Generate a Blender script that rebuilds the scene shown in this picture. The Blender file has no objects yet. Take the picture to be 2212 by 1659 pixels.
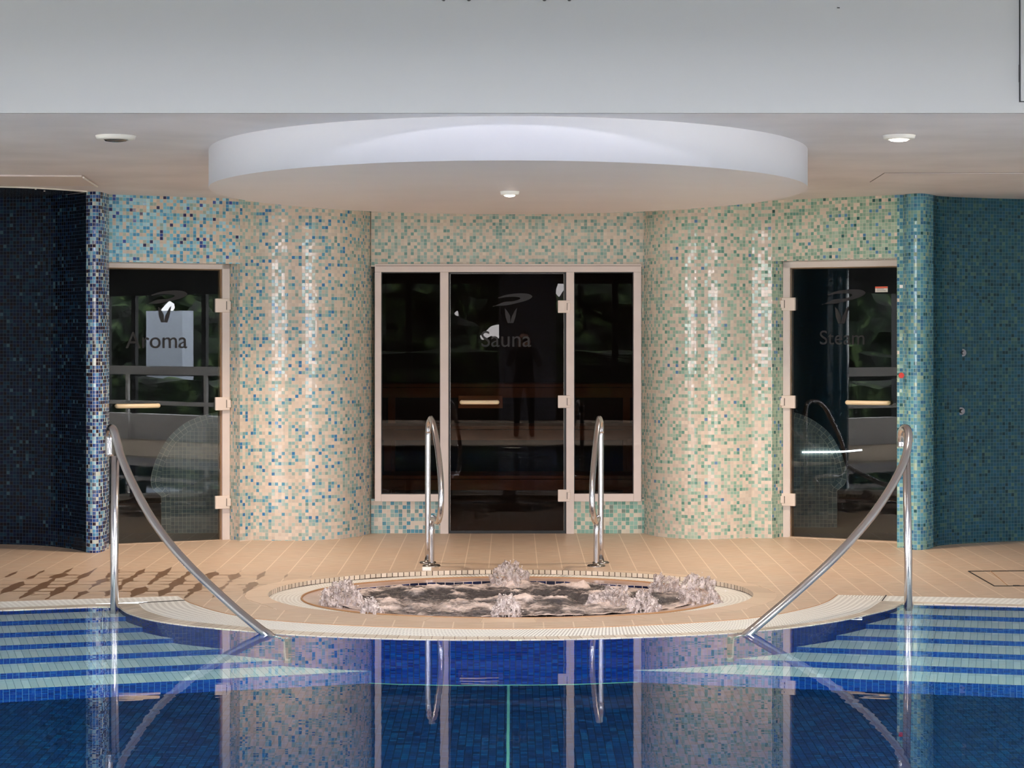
import bpy, bmesh, math, random
from mathutils import Vector, noise, Matrix
R = random.Random(7)
F, CX, CY, H = 4450.0, 1106.0, 735.0, 1.5      # focal length in px, principal point, eye height (m)
WZ = -0.057                                     # pool water level
CEIL = 2.56
COL = bpy.context.scene.collection

# ------------------------------------------------------------------ measuring helpers
def zf(y): return -0.012*(16-y) if y > 11.9 else -0.0492
def fy(py):                                     # depth of a deck point seen at row py
    v = py-CY; y = 1.692/(v/F+0.012)
    return y if y > 11.9 else F*1.5492/v
def fl(px, py):
    y = fy(py); return Vector(((px-CX)*y/F, y, zf(y)))
def wl(px, py, z=WZ):
    y = F*(H-z)/(py-CY); return Vector(((px-CX)*y/F, y, z))
def at(px, py, y): return Vector(((px-CX)*y/F, y, H-(py-CY)*y/F))
def on_plane(px, py, A, B):                     # view ray met with the vertical plane through A and B
    k = (px-CX)/F; dx, dy = B.x-A.x, B.y-A.y
    s = (k*A.y-A.x)/(dx-k*dy)
    y = A.y+s*dy
    return s*math.hypot(dx, dy), H-(py-CY)*y/F
def lin(c):
    def f(u):
        u /= 255.0
        return u/12.92 if u <= 0.04045 else ((u+0.055)/1.055)**2.4
    return (f(c[0]), f(c[1]), f(c[2]), 1.0)
def cat(pts, n=6):                              # Catmull-Rom through points
    P = [Vector(p) for p in pts]; P = [2*P[0]-P[1]]+P+[2*P[-1]-P[-2]]; out = []
    for i in range(1, len(P)-2):
        for k in range(n):
            t = k/n; a, b, c, d = P[i-1], P[i], P[i+1], P[i+2]
            out.append(0.5*((2*b)+(c-a)*t+(2*a-5*b+4*c-d)*t*t+(3*b-3*c+d-a)*t**3))
    out.append(P[-2]); return out

# ------------------------------------------------------------------ object helpers
def link(o, parent=None):
    COL.objects.link(o)
    if parent is not None:
        o.parent = parent
        o.matrix_parent_inverse = Matrix.Translation(-parent.location) if not parent.parent else Matrix.Identity(4)
        if not parent.parent: pass
    return o
def root(name, loc, label, cat_, group=None, kind=None):
    o = bpy.data.objects.new(name, None); o.empty_display_size = .1; o.location = loc
    COL.objects.link(o); o['label'] = label; o['category'] = cat_
    if group: o['group'] = group
    if kind: o['kind'] = kind
    return o
def obj(name, bm, mat, parent=None, smooth=False, loc=None, **props):
    me = bpy.data.meshes.new(name); bm.normal_update(); bm.to_mesh(me); bm.free()
    if smooth:
        for p in me.polygons: p.use_smooth = True
    for m in (mat if isinstance(mat, (list, tuple)) else [mat]): me.materials.append(m)
    o = bpy.data.objects.new(name, me)
    COL.objects.link(o)
    if parent is not None:
        o.parent = parent
        # vertices are world coordinates: undo the chain of parents
        w = Vector((0, 0, 0)); p = parent
        while p: w += p.location; p = p.parent
        o.location = -w
    for k, v in props.items(): o[k] = v
    return o
def tag(o, label, cat_=None, group=None, kind=None):
    o['label'] = label
    if cat_: o['category'] = cat_
    if group: o['group'] = group
    if kind: o['kind'] = kind
    return o
def NB():
    bm = bmesh.new(); bm.loops.layers.uv.new('UVMap'); return bm
def quad(bm, pts, uvs=None, mi=0):
    f = bm.faces.new([bm.verts.new(p) for p in pts]); f.material_index = mi
    if uvs:
        l = bm.loops.layers.uv.active
        for lp, uv in zip(f.loops, uvs): lp[l].uv = uv
    return f
def box8(bm, c, uvscale=False):                 # c: 4 bottom corners + 4 top corners (ccw)
    v = [bm.verts.new(p) for p in c]
    for idx in ((3, 2, 1, 0), (4, 5, 6, 7), (0, 1, 5, 4), (1, 2, 6, 5), (2, 3, 7, 6), (3, 0, 4, 7)):
        bm.faces.new([v[i] for i in idx])
def box(bm, x0, x1, y0, y1, z0, z1):
    box8(bm, [(x0, y0, z0), (x1, y0, z0), (x1, y1, z0), (x0, y1, z0), (x0, y0, z1), (x1, y0, z1), (x1, y1, z1), (x0, y1, z1)])
def bevel(bm, w=.004, seg=2):
    bmesh.ops.recalc_face_normals(bm, faces=bm.faces[:])
    bmesh.ops.bevel(bm, geom=[e for e in bm.edges], offset=w, segments=seg, affect='EDGES', profile=.6)
def tube(bm, pts, r, seg=16, cap=True):
    pts = [Vector(p) for p in pts]; rings = []; up = None
    for i, p in enumerate(pts):
        t = (pts[min(i+1, len(pts)-1)]-pts[max(i-1, 0)]).normalized()
        if up is None:
            up = Vector((1, 0, 0)) if abs(t.x) < .9 else Vector((0, 1, 0))
        up = (up-t*up.dot(t)).normalized(); b = t.cross(up)
        rr = r[i] if isinstance(r, (list, tuple)) else r
        rings.append([bm.verts.new(p+rr*(math.cos(a)*up+math.sin(a)*b)) for a in [2*math.pi*k/seg for k in range(seg)]])
    for a, b in zip(rings, rings[1:]):
        for k in range(seg): bm.faces.new((a[k], a[(k+1) % seg], b[(k+1) % seg], b[k]))
    if cap: bm.faces.new(rings[0][::-1]); bm.faces.new(rings[-1])
def lathe(bm, prof, c, seg=48, sx=1, sy=1):     # prof: (radius, z); c: centre
    rings = []
    for r, z in prof:
        rings.append([bm.verts.new((c[0]+sx*r*math.cos(2*math.pi*k/seg), c[1]+sy*r*math.sin(2*math.pi*k/seg), c[2]+z)) for k in range(seg)])
    for a, b in zip(rings, rings[1:]):
        for k in range(seg): bm.faces.new((a[k], a[(k+1) % seg], b[(k+1) % seg], b[k]))
    return rings
def sheet(bm, line, z0, z1, u=0.0, mi=0, nv=1): # vertical wall over a plan line, uv in metres
    l = bm.loops.layers.uv.active
    for p, q in zip(line, line[1:]):
        d = (Vector(q[:2])-Vector(p[:2])).length
        a0 = z0(p) if callable(z0) else z0; b0 = z0(q) if callable(z0) else z0
        quad(bm, [(p[0], p[1], a0), (q[0], q[1], b0), (q[0], q[1], z1), (p[0], p[1], z1)],
             [(u, a0), (u+d, b0), (u+d, z1), (u, z1)], mi)
        u += d
    return u
def strip(bm, A, B, ulen=None):                 # surface between two curves of equal length, uv: along, across
    u = 0
    for i in range(len(A)-1):
        d = ((A[i+1]-A[i]).length+(B[i+1]-B[i]).length)/2; w = (A[i]-B[i]).length; w2 = (A[i+1]-B[i+1]).length
        quad(bm, [A[i], A[i+1], B[i+1], B[i]], [(u, 0), (u+d, 0), (u+d, w2), (u, w)]); u += d
def resample(P, n):
    P = [Vector(p) for p in P]; L = [0]
    for a, b in zip(P, P[1:]): L.append(L[-1]+(b-a).length)
    out = []
    for i in range(n):
        t = L[-1]*i/(n-1); j = 0
        while j < len(L)-2 and L[j+1] < t: j += 1
        k = (t-L[j])/max(1e-9, L[j+1]-L[j]); out.append(P[j].lerp(P[j+1], min(1, max(0, k))))
    return out

# ------------------------------------------------------------------ materials
class NT:
    def __init__(s, name):
        s.m = bpy.data.materials.new(name); s.m.use_nodes = True; s.t = s.m.node_tree
        s.b = s.t.nodes['Principled BSDF']; s.o = s.t.nodes['Material Output']
    def n(s, ty, **kw):
        x = s.t.nodes.new(ty)
        for k, v in kw.items():
            if hasattr(x, k): setattr(x, k, v)
            else: x.inputs[k].default_value = v
        return x
    def l(s, a, b): s.t.links.new(a, b)
    def math(s, op, a, b=None, c=None, clamp=False):
        x = s.t.nodes.new('ShaderNodeMath'); x.operation = op; x.use_clamp = clamp
        for i, v in enumerate((a, b, c)):
            if v is None: continue
            if hasattr(v, 'links') or hasattr(v, 'is_linked'): s.l(v, x.inputs[i])
            else: x.inputs[i].default_value = v
        return x.outputs[0]
    def mix(s, f, a, b, blend='MIX'):
        x = s.t.nodes.new('ShaderNodeMix'); x.data_type = 'RGBA'; x.blend_type = blend
        for i, v in ((0, f), (6, a), (7, b)):
            if hasattr(v, 'is_linked'): s.l(v, x.inputs[i])
            else: x.inputs[i].default_value = v
        return x.outputs[2]
    def ramp(s, f, stops, interp='LINEAR'):
        x = s.t.nodes.new('ShaderNodeValToRGB'); x.color_ramp.interpolation = interp; e = x.color_ramp.elements
        while len(e) < len(stops): e.new(1.0)
        for i, (p, c) in enumerate(stops): e[i].position = p; e[i].color = c
        if f is not None: s.l(f, x.inputs[0])
        return x.outputs[0]
def plain(name, col, rough=.5, metal=0, var=0, vscale=3, **kw):
    n = NT(name); c = lin(col); n.b.inputs['Base Color'].default_value = c
    n.b.inputs['Roughness'].default_value = rough; n.b.inputs['Metallic'].default_value = metal
    for k, v in kw.items(): n.b.inputs[k.replace('_', ' ')].default_value = v
    if var:
        tc = n.n('ShaderNodeTexCoord'); nz = n.n('ShaderNodeTexNoise'); nz.inputs['Scale'].default_value = vscale
        nz.inputs['Detail'].default_value = 5; n.l(tc.outputs['Object'], nz.inputs['Vector'])
        c2 = (c[0]*(1-var), c[1]*(1-var), c[2]*(1-var), 1)
        n.l(n.mix(n.ramp(nz.outputs[0], [(.35, (0, 0, 0, 1)), (.65, (1, 1, 1, 1))]), c2, c), n.b.inputs['Base Color'])
    return n.m
def palette(weights):                           # [(weight, rgb)] -> constant ramp stops
    t = sum(w for w, _ in weights); p = 0; out = []
    for w, c in weights: out.append((p/t, lin(c))); p += w
    return out
def mosaic(name, A, B=None, u0=0, u1=1, p=.0254, q=None, grout=(200, 190, 180), g=.09, rough=.10, jit=.05, coord='UV', gb=None, spec=.34):
    q = q or p
    n = NT(name); tc = n.n('ShaderNodeTexCoord'); sp = n.n('ShaderNodeSeparateXYZ')
    n.l(tc.outputs[coord], sp.inputs[0]); U, V = sp.outputs[0], sp.outputs[1]
    # set tiles are never perfectly true: the rows wander a millimetre or two
    nz = n.n('ShaderNodeTexNoise'); nz.inputs['Scale'].default_value = 2.2; n.l(tc.outputs[coord], nz.inputs['Vector'])
    V2 = n.math('ADD', V, n.math('MULTIPLY', n.math('SUBTRACT', nz.outputs[0], .5), p*.5))
    a = n.math('DIVIDE', U, p); b = n.math('DIVIDE', V2, q)
    cb = n.n('ShaderNodeCombineXYZ'); n.l(n.math('FLOOR', a), cb.inputs[0]); n.l(n.math('FLOOR', b), cb.inputs[1])
    wn = n.n('ShaderNodeTexWhiteNoise'); wn.noise_dimensions = '3D'; n.l(cb.outputs[0], wn.inputs[0])
    va = n.n('ShaderNodeVectorMath'); va.operation = 'ADD'; n.l(cb.outputs[0], va.inputs[0]); va.inputs[1].default_value = (17, 31, 5)
    wn2 = n.n('ShaderNodeTexWhiteNoise'); wn2.noise_dimensions = '3D'; n.l(va.outputs[0], wn2.inputs[0])
    col = n.ramp(wn.outputs[0], palette(A), 'CONSTANT')
    fac = None
    if B:
        colb = n.ramp(wn.outputs[0], palette(B), 'CONSTANT')
        fac = n.math('DIVIDE', n.math('SUBTRACT', U, u0), u1-u0, clamp=True)
        col = n.mix(n.math('LESS_THAN', wn2.outputs[0], fac), col, colb)
    br = n.math('ADD', n.math('MULTIPLY', wn2.outputs[0], .22), .89)
    hs = n.n('ShaderNodeVectorMath'); hs.operation = 'SCALE'; n.l(col, hs.inputs[0]); n.l(br, hs.inputs['Scale'])
    def edge(x, w):
        f = n.math('FRACT', x); return n.math('MINIMUM', f, n.math('SUBTRACT', 1, f))
    ea = n.math('LESS_THAN', edge(a, 0), g*.5); eb = n.math('LESS_THAN', edge(b, 0), g*.5*p/q)
    gm = n.math('MAXIMUM', ea, eb)
    gcol = lin(grout)
    if gb and fac is not None: gcol = n.mix(fac, lin(grout), lin(gb))
    n.l(n.mix(gm, hs.outputs[0], gcol), n.b.inputs['Base Color'])
    n.l(n.math('ADD', n.math('MULTIPLY', gm, .6), rough), n.b.inputs['Roughness'])
    n.b.inputs['Specular IOR Level'].default_value = spec
    ge = n.n('ShaderNodeNewGeometry'); sb = n.n('ShaderNodeVectorMath'); sb.operation = 'SUBTRACT'
    n.l(wn2.outputs['Color'], sb.inputs[0]); sb.inputs[1].default_value = (.5, .5, .5)
    sc = n.n('ShaderNodeVectorMath'); sc.operation = 'SCALE'; n.l(sb.outputs[0], sc.inputs[0]); sc.inputs['Scale'].default_value = jit
    ad = n.n('ShaderNodeVectorMath'); ad.operation = 'ADD'; n.l(ge.outputs['Normal'], ad.inputs[0]); n.l(sc.outputs[0], ad.inputs[1])
    nm = n.n('ShaderNodeVectorMath'); nm.operation = 'NORMALIZE'; n.l(ad.outputs[0], nm.inputs[0])
    n.l(nm.outputs[0], n.b.inputs['Normal'])
    return n.m

CREAM, CREAM2 = (214, 198, 182), (205, 192, 178)
NAVY = [(6, (9, 15, 30)), (4, (12, 21, 44)), (5, (13, 29, 50)), (3, (22, 17, 24)), (3, (20, 42, 60)), (.8, (50, 74, 86))]
NOSE = [(5, (24, 34, 84)), (4, (40, 74, 140)), (4, (90, 150, 190)), (3, (44, 30, 44)), (3, (150, 190, 205)), (2, (190, 200, 195)), (3, (60, 100, 160))]
BLUE = [(7, (160, 204, 218)), (6, (118, 184, 210)), (3, (76, 146, 188)), (1, (52, 78, 150)), (1, (40, 44, 90)), (1, CREAM)]
CRBL = [(9, CREAM), (4, CREAM2), (5, (168, 186, 178)), (3, (142, 178, 178)), (2, (84, 148, 176)), (1, (60, 122, 172))]
CRTE = [(10, (206, 194, 178)), (5, (168, 184, 174)), (4, (146, 172, 164)), (2, (120, 156, 150))]
CRGR = [(10, CREAM), (3, CREAM2), (6, (168, 190, 172)), (4, (140, 174, 156)), (1.5, (104, 152, 138)), (.3, (90, 130, 170))]
GREN = [(7, (166, 190, 168)), (6, (140, 172, 152)), (3, (116, 156, 140)), (1.5, CREAM), (1, (90, 140, 180)), (.6, (50, 100, 100))]
TEAL = [(6, (78, 136, 158)), (5, (96, 154, 172)), (4, (120, 160, 150)), (3, (60, 112, 146)), (2, (150, 172, 150)), (1, (44, 92, 100))]
TEALD = [(6, (34, 76, 94)), (6, (32, 68, 84)), (4, (48, 82, 86)), (3, (38, 80, 106)), (1.6, (66, 96, 90)), (1.5, (22, 50, 60))]
POOL = [(5, (2, 32, 116)), (5, (3, 42, 128)), (3, (2, 54, 134)), (2, (5, 22, 96))]
FLOORB = [(5, (2, 38, 84)), (5, (3, 50, 98)), (3, (4, 64, 108)), (2, (2, 28, 70))]

M = {}
M['m_alcl'] = mosaic('navy_mosaic', NAVY, NAVY, 0, 1, grout=(48, 62, 76), spec=.2, jit=.03)
M['m_nosel'] = mosaic('blue_mix_mosaic', NOSE, grout=(200, 200, 196), jit=.05)
M['m_doorl'] = mosaic('pale_blue_mosaic', BLUE, CRBL, -.2, 1.3, grout=(190, 196, 192), gb=(206, 194, 180), jit=.07, spec=.6)
M['m_coll'] = mosaic('cream_blue_mosaic', CRBL, CRTE, .4, 2.6, grout=(206, 195, 182))
M['m_mid'] = mosaic('cream_teal_mosaic', CRTE, grout=(204, 192, 178))
M['m_midlow_l'] = mosaic('cream_blue_low_mosaic', [(6, (204, 192, 178)), (6, (142, 172, 170)), (3, (84, 140, 160)), (2, (110, 140, 140))], p=.0315, grout=(206, 195, 182))
M['m_midlow_r'] = mosaic('cream_green_low_mosaic', [(5, (204, 196, 178)), (7, (138, 178, 164)), (3, (108, 156, 142)), (2, (120, 140, 130))], p=.0315, grout=(200, 195, 182))
M['m_colr'] = mosaic('cream_green_mosaic', CRTE, CRGR, 0, .5, grout=(206, 196, 182))
M['m_doorr'] = mosaic('green_mosaic', CRGR, GREN, -.1, .9, grout=(204, 198, 182), jit=.07, spec=.6)
M['m_noser'] = mosaic('teal_green_mosaic', GREN, TEAL, .15, .42, grout=(186, 198, 180), jit=.08, gb=(150, 180, 184))
M['m_alcr'] = mosaic('dark_teal_mosaic', TEALD, grout=(72, 104, 114), spec=.3, jit=.04)
M['wallw'] = plain('white_paint', (222, 222, 220), .6, var=.03)
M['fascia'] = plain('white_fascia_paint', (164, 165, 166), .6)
M['ceil'] = plain('ceiling_plaster', (232, 224, 225), .55, var=.13, vscale=1.6)  # mottled tone stands in for rippling light thrown up by the water
M['disc'] = plain('disc_underside_plaster', (234, 224, 222), .5, var=.05, vscale=1.3)
M['rim'] = plain('disc_rim_paint', (202, 201, 208), .55)
M['frame'] = plain('painted_timber_frame', (214, 200, 192), .45, var=.04, vscale=9)
M['edge'] = plain('dark_edge_seal', (22, 22, 24), .4)
M['hinge'] = plain('cream_plastic_hinge', (222, 206, 194), .35)
M['handle'] = plain('pale_wood_handle', (232, 208, 172), .3)
M['plate'] = plain('wooden_handle_plate', (168, 124, 84), .5)
M['letter'] = plain('grey_frosted_film', (40, 39, 42), .8)
M['steel'] = plain('polished_stainless_steel', (200, 198, 201), .2, 1)
M['valve'] = plain('dull_chrome', (104, 104, 108), .45, .8)
M['steeld'] = plain('brushed_steel_flange', (140, 134, 130), .25, 1)
M['white_pl'] = plain('white_plastic', (235, 230, 222), .3)
M['red'] = plain('red_plastic', (200, 40, 24), .3)
M['orange'] = plain('orange_sticker', (225, 90, 50), .5)
M['paper'] = plain('sticker_paper', (225, 215, 205), .5)
M['dark'] = plain('dark_metal', (30, 30, 34), .4, .4)
M['hallw'] = plain('hall_wall_paint', (225, 224, 222), .7)
M['hallc'] = plain('hall_ceiling_paint', (112, 118, 134), .7)
M['hatch'] = plain('hatch_board', (220, 206, 200), .5)
M['hatchd'] = plain('dark_gloss_panel', (52, 54, 60), .18)
M['darkclad'] = plain('dark_timber_cladding', (58, 50, 44), .6, var=.2, vscale=8)
M['mullion'] = plain('dark_window_frame', (30, 34, 38), .4)
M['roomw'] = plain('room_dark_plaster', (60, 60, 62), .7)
M['rubber'] = plain('black_joint', (30, 26, 22), .6)
M['wood'] = plain('sauna_bench_wood', (150, 104, 66), .55, var=.25, vscale=6)
M['treadw'] = mosaic('white_step_tile', [(5, (214, 222, 222)), (3, (204, 214, 216)), (2, (222, 226, 224))], p=.038, q=.23, grout=(120, 140, 148), g=.06, rough=.35, jit=.01)
M['riserb'] = mosaic('blue_step_tile', POOL, p=.031, q=.031, grout=(70, 100, 150), g=.09, rough=.25, jit=.03)
M['poolw'] = mosaic('blue_pool_wall_tile', POOL, p=.0313, grout=(6, 20, 70), g=.16, rough=.25, jit=.03)
M['poolf'] = mosaic('blue_pool_floor_tile', FLOORB, p=.035, q=.035, grout=(4, 18, 56), g=.13, rough=.3, jit=.03, coord='Object')
M['jacw'] = mosaic('blue_tub_tile', [(5, (10, 18, 50)), (5, (14, 26, 66)), (3, (8, 14, 40))], p=.06, grout=(190, 170, 160), g=.08, rough=.25, jit=.02)
M['line'] = plain('pale_teal_grout_line', (96, 150, 142), .5)
M['benchm'] = mosaic('green_grey_mosaic', [(5, (120, 136, 132)), (5, (106, 124, 122)), (3, (134, 146, 140))], p=.0305, grout=(196, 204, 186), g=.10, rough=.3, jit=.04)
M['benchb'] = mosaic('green_grey_band_mosaic', [(5, (126, 142, 138)), (5, (112, 130, 126)), (3, (138, 150, 144))], p=.045, q=.036, grout=(200, 208, 190), g=.10, rough=.3, jit=.04)

def floor_mat():
    n = NT('tan_floor_tile'); tc = n.n('ShaderNodeTexCoord'); sp = n.n('ShaderNodeSeparateXYZ'); n.l(tc.outputs['Object'], sp.inputs[0])
    PX, PY = .164, .158
    a = n.math('DIVIDE', n.math('SUBTRACT', sp.outputs[0], .008), PX); b = n.math('DIVIDE', sp.outputs[1], PY)
    cb = n.n('ShaderNodeCombineXYZ'); n.l(n.math('FLOOR', a), cb.inputs[0]); n.l(n.math('FLOOR', b), cb.inputs[1])
    wn = n.n('ShaderNodeTexWhiteNoise'); n.l(cb.outputs[0], wn.inputs[0])
    def ed(x):
        f = n.math('FRACT', x); return n.math('MINIMUM', f, n.math('SUBTRACT', 1, f))
    ga = n.math('LESS_THAN', ed(a), .022); gb_ = n.math('LESS_THAN', ed(b), .022)
    # fine wire-cut streaks that run across every tile
    mp = n.n('ShaderNodeMapping'); mp.inputs['Scale'].default_value = (4, 45, 1); n.l(tc.outputs['Object'], mp.inputs[0])
    st = n.n('ShaderNodeTexNoise'); st.inputs['Scale'].default_value = 2.2; st.inputs['Detail'].default_value = 6; n.l(mp.outputs[0], st.inputs[0])
    base = n.mix(n.ramp(st.outputs[0], [(.3, (0, 0, 0, 1)), (.7, (1, 1, 1, 1))]), lin((170, 148, 125)), lin((210, 190, 169)))
    base = n.mix(n.math('MULTIPLY', wn.outputs[0], .35), base, lin((194, 162, 136)))
    base = n.mix(n.math('MULTIPLY', ga, .75), base, lin((228, 208, 186)))
    base = n.mix(n.math('MULTIPLY', gb_, .3), base, lin((214, 190, 166)))
    # water lying in the joints of the left part of the deck
    nz = n.n('ShaderNodeTexNoise'); nz.inputs['Scale'].default_value = 3.6; nz.inputs['Detail'].default_value = 4; nz.inputs['Distortion'].default_value = .3
    n.l(tc.outputs['Object'], nz.inputs[0])
    wide = n.math('MINIMUM', ed(a), n.math('MULTIPLY', ed(b), 1.6))
    reg = n.n('ShaderNodeVectorMath'); reg.operation = 'DISTANCE'
    mp2 = n.n('ShaderNodeMapping'); mp2.inputs['Scale'].default_value = (.75, 1.15, 0); n.l(tc.outputs['Object'], mp2.inputs[0])
    n.l(mp2.outputs[0], reg.inputs[0]); reg.inputs[1].default_value = (-2.45*.75, 13.05*1.15, 0)
    inside = n.ramp(reg.outputs['Value'], [(.60, (1, 1, 1, 1)), (1.05, (0, 0, 0, 1))])
    hw = n.math('MULTIPLY', n.math('SUBTRACT', n.math('MULTIPLY', nz.outputs[0], 1.0), .345), inside)
    wet = n.math('MAXIMUM', n.math('MULTIPLY', n.math('SUBTRACT', hw, ed(a)), 30, clamp=True), n.math('MULTIPLY', n.math('SUBTRACT', n.math('MULTIPLY', n.math('SUBTRACT', hw, n.math('MULTIPLY', wn.outputs[0], .09)), .55), ed(b)), 30, clamp=True))
    base = n.mix(wet, base, lin((126, 98, 74)))
    n.l(base, n.b.inputs['Base Color'])
    n.l(n.math('SUBTRACT', .42, n.math('MULTIPLY', wet, .12)), n.b.inputs['Roughness'])
    n.b.inputs['Specular IOR Level'].default_value = .4
    bp = n.n('ShaderNodeBump'); bp.inputs['Strength'].default_value = .15; bp.inputs['Distance'].default_value = .002
    n.l(st.outputs[0], bp.inputs['Height']); n.l(bp.outputs[0], n.b.inputs['Normal'])
    return n.m
M['floor'] = floor_mat()
M['floor_tan'] = mosaic('tan_coping_tile', [(1, (190, 160, 132)), (1, (198, 168, 140)), (1, (184, 152, 124))], p=.13, q=.6, grout=(214, 194, 170), g=.03, rough=.4, jit=.01)
M['rimtan'] = mosaic('tan_bullnose_tile', [(1, (204, 180, 156)), (1, (196, 172, 150))], p=.3, q=.9, grout=(190, 168, 146), g=.02, rough=.35, jit=.01)
M['kerb'] = mosaic('tan_kerb_tile', [(1, (200, 182, 162)), (1, (192, 174, 154)), (1, (208, 190, 172))], p=.0395, q=.5, grout=(64, 50, 40), g=.14, rough=.4, jit=.02)
M['lip'] = plain('wet_tan_coping', (200, 172, 158), .2, var=.18, vscale=7)
M['coping'] = mosaic('grey_beige_coping_tile', [(1, (196, 184, 168)), (1, (188, 176, 160))], p=.06, q=.6, grout=(120, 104, 88), g=.05, rough=.3, jit=.02)
def grate_mat(name, p, q, dark=(120, 112, 104)):
    n = NT(name); tc = n.n('ShaderNodeTexCoord'); sp = n.n('ShaderNodeSeparateXYZ'); n.l(tc.outputs['UV'], sp.inputs[0])
    a = n.math('FRACT', n.math('DIVIDE', sp.outputs[0], p)); b = n.math('FRACT', n.math('DIVIDE', sp.outputs[1], q))
    da = n.math('ABSOLUTE', n.math('SUBTRACT', a, .5)); db = n.math('ABSOLUTE', n.math('SUBTRACT', b, .5))
    hole = n.math('MULTIPLY', n.math('LESS_THAN', da, .2), n.math('LESS_THAN', db, .28))
    rib = n.math('LESS_THAN', da, .28)
    c = n.mix(n.math('MULTIPLY', rib, .4), lin((240, 240, 234)), lin((196, 192, 184)))
    n.l(n.mix(n.math('MULTIPLY', hole, .8), c, lin(dark)), n.b.inputs['Base Color'])
    n.b.inputs['Roughness'].default_value = .4
    bp = n.n('ShaderNodeBump'); bp.inputs['Strength'].default_value = .5; bp.inputs['Distance'].default_value = .004
    n.l(n.math('SUBTRACT', 1, rib), bp.inputs['Height']); n.l(bp.outputs[0], n.b.inputs['Normal'])
    return n.m
M['grate'] = grate_mat('white_perforated_grating', .019, .040)
M['grates'] = grate_mat('white_ribbed_grating', .034, 1.2, (190, 184, 176))
M['gratej'] = grate_mat('cream_ribbed_grating', .024, .024, (150, 138, 124))
def glass_mat(name, tint, refl=1.5):
    n = NT(name); n.t.nodes.remove(n.b)
    tr = n.n('ShaderNodeBsdfTransparent'); tr.inputs[0].default_value = tint
    gl = n.n('ShaderNodeBsdfGlossy'); gl.inputs['Roughness'].default_value = 0.0
    fr = n.n('ShaderNodeFresnel'); fr.inputs[0].default_value = refl
    mx = n.n('ShaderNodeMixShader'); n.l(fr.outputs[0], mx.inputs[0]); n.l(tr.outputs[0], mx.inputs[1]); n.l(gl.outputs[0], mx.inputs[2])
    n.l(mx.outputs[0], n.o.inputs[0]); return n.m
M['glass'] = glass_mat('tinted_door_glass', (.78, .80, .80, 1), 1.5)
M['glasss'] = glass_mat('dark_sauna_glass', (.6, .52, .48, 1), 1.32)
def water_mat():
    n = NT('pool_water'); n.t.nodes.remove(n.b)
    g = n.n('ShaderNodeBsdfGlass'); g.inputs['IOR'].default_value = 1.333; g.inputs['Roughness'].default_value = 0
    tc = n.n('ShaderNodeTexCoord'); mp = n.n('ShaderNodeMapping'); mp.inputs['Scale'].default_value = (1.6, 3.2, 1)
    n.l(tc.outputs['Object'], mp.inputs[0])
    nz = n.n('ShaderNodeTexNoise'); nz.inputs['Scale'].default_value = 1.5; nz.inputs['Detail'].default_value = 2; n.l(mp.outputs[0], nz.inputs[0])
    bp = n.n('ShaderNodeBump'); bp.inputs['Strength'].default_value = 1; bp.inputs['Distance'].default_value = .0005
    n.l(nz.outputs[0], bp.inputs['Height']); n.l(bp.outputs[0], g.inputs['Normal'])
    va = n.n('ShaderNodeVolumeAbsorption'); va.inputs[0].default_value = (.40, .90, .86, 1); va.inputs['Density'].default_value = .16
    n.l(g.outputs[0], n.o.inputs[0]); n.l(va.outputs[0], n.o.inputs[1]); return n.m
M['water'] = water_mat()
def emis(name, col, s):
    n = NT(name); n.t.nodes.remove(n.b); e = n.n('ShaderNodeEmission'); e.inputs[0].default_value = (*col, 1); e.inputs[1].default_value = s
    n.l(e.outputs[0], n.o.inputs[0]); return n.m
M['lens_on'] = emis('lit_lamp_lens', (1, .86, .72), 14)
M['strip_on'] = emis('lit_strip_lens', (.9, .95, 1), 6)
M['lens_off'] = plain('unlit_lamp_lens', (60, 60, 62), .1)

# ------------------------------------------------------------------ camera
cd = bpy.data.cameras.new('camera'); cam = bpy.data.objects.new('camera', cd); COL.objects.link(cam)
cam.location = (0, 0, H); cam.rotation_euler = (math.pi/2, 0, 0)
cd.sensor_width = 36; cd.lens = F*36/2212; cd.shift_y = -(829.5-CY)/2212; cd.clip_end = 200
bpy.context.scene.camera = cam

# ------------------------------------------------------------------ plan of the mosaic walls: (px, py of floor contact)
def XY(px, py):
    p = fl(px, py); return Vector((p.x, p.y, 0))
def XD(px, y): return Vector(((px-CX)*y/F, y, 0))
LA, LB = XY(236, 1177), XY(496, 1165)            # plane of the left (aroma) door
RA, RB = XY(1692, 1159.5), XY(1937, 1172)        # plane of the right (steam) door
def unit(A, B): d = (B-A).normalized(); return d, Vector((d.y, -d.x, 0))
ld, ln = unit(LA, LB); rd, rn = unit(RA, RB)
REV = .13
lcorner = XY(518, 1169.5); rcorner = XY(1668, 1163)
alcL = cat([XY(-330, 1185), XY(-200, 1176), XY(-90, 1174), XY(0, 1175.5), XY(60, 1177), XY(110, 1180), XY(150, 1185), XY(174, 1189.5), XY(186, 1192.5)], 6)
noseL = cat([XY(186, 1192.5), XY(197, 1194.3), XY(209, 1194.2), XY(220, 1192), XY(229, 1188.5)], 5)
endL = XD(235.5, 14.98)
colL = [lcorner, XY(549, 1166.5)]+cat([XY(550, 1166.4), XY(580, 1167.6), XY(620, 1168), XY(660, 1167.6), XY(700, 1166.2), XY(735, 1164), XY(762, 1160.8), XY(784, 1157), XY(799, 1152.5), XY(806.5, 1149.5)], 5)+[XD(808, 16.02)]
MIDY = 16.0
colR = [XD(1385, 16.02)]+cat([XD(1386, 16.0), XY(1391, 1152), XY(1404, 1156), XY(1425, 1159.5), XY(1452, 1162.3), XY(1488, 1164.5), XY(1530, 1165), XY(1580, 1164), XY(1625, 1162)], 5)+[rcorner]
startR = XD(1938, 15.02)
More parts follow.
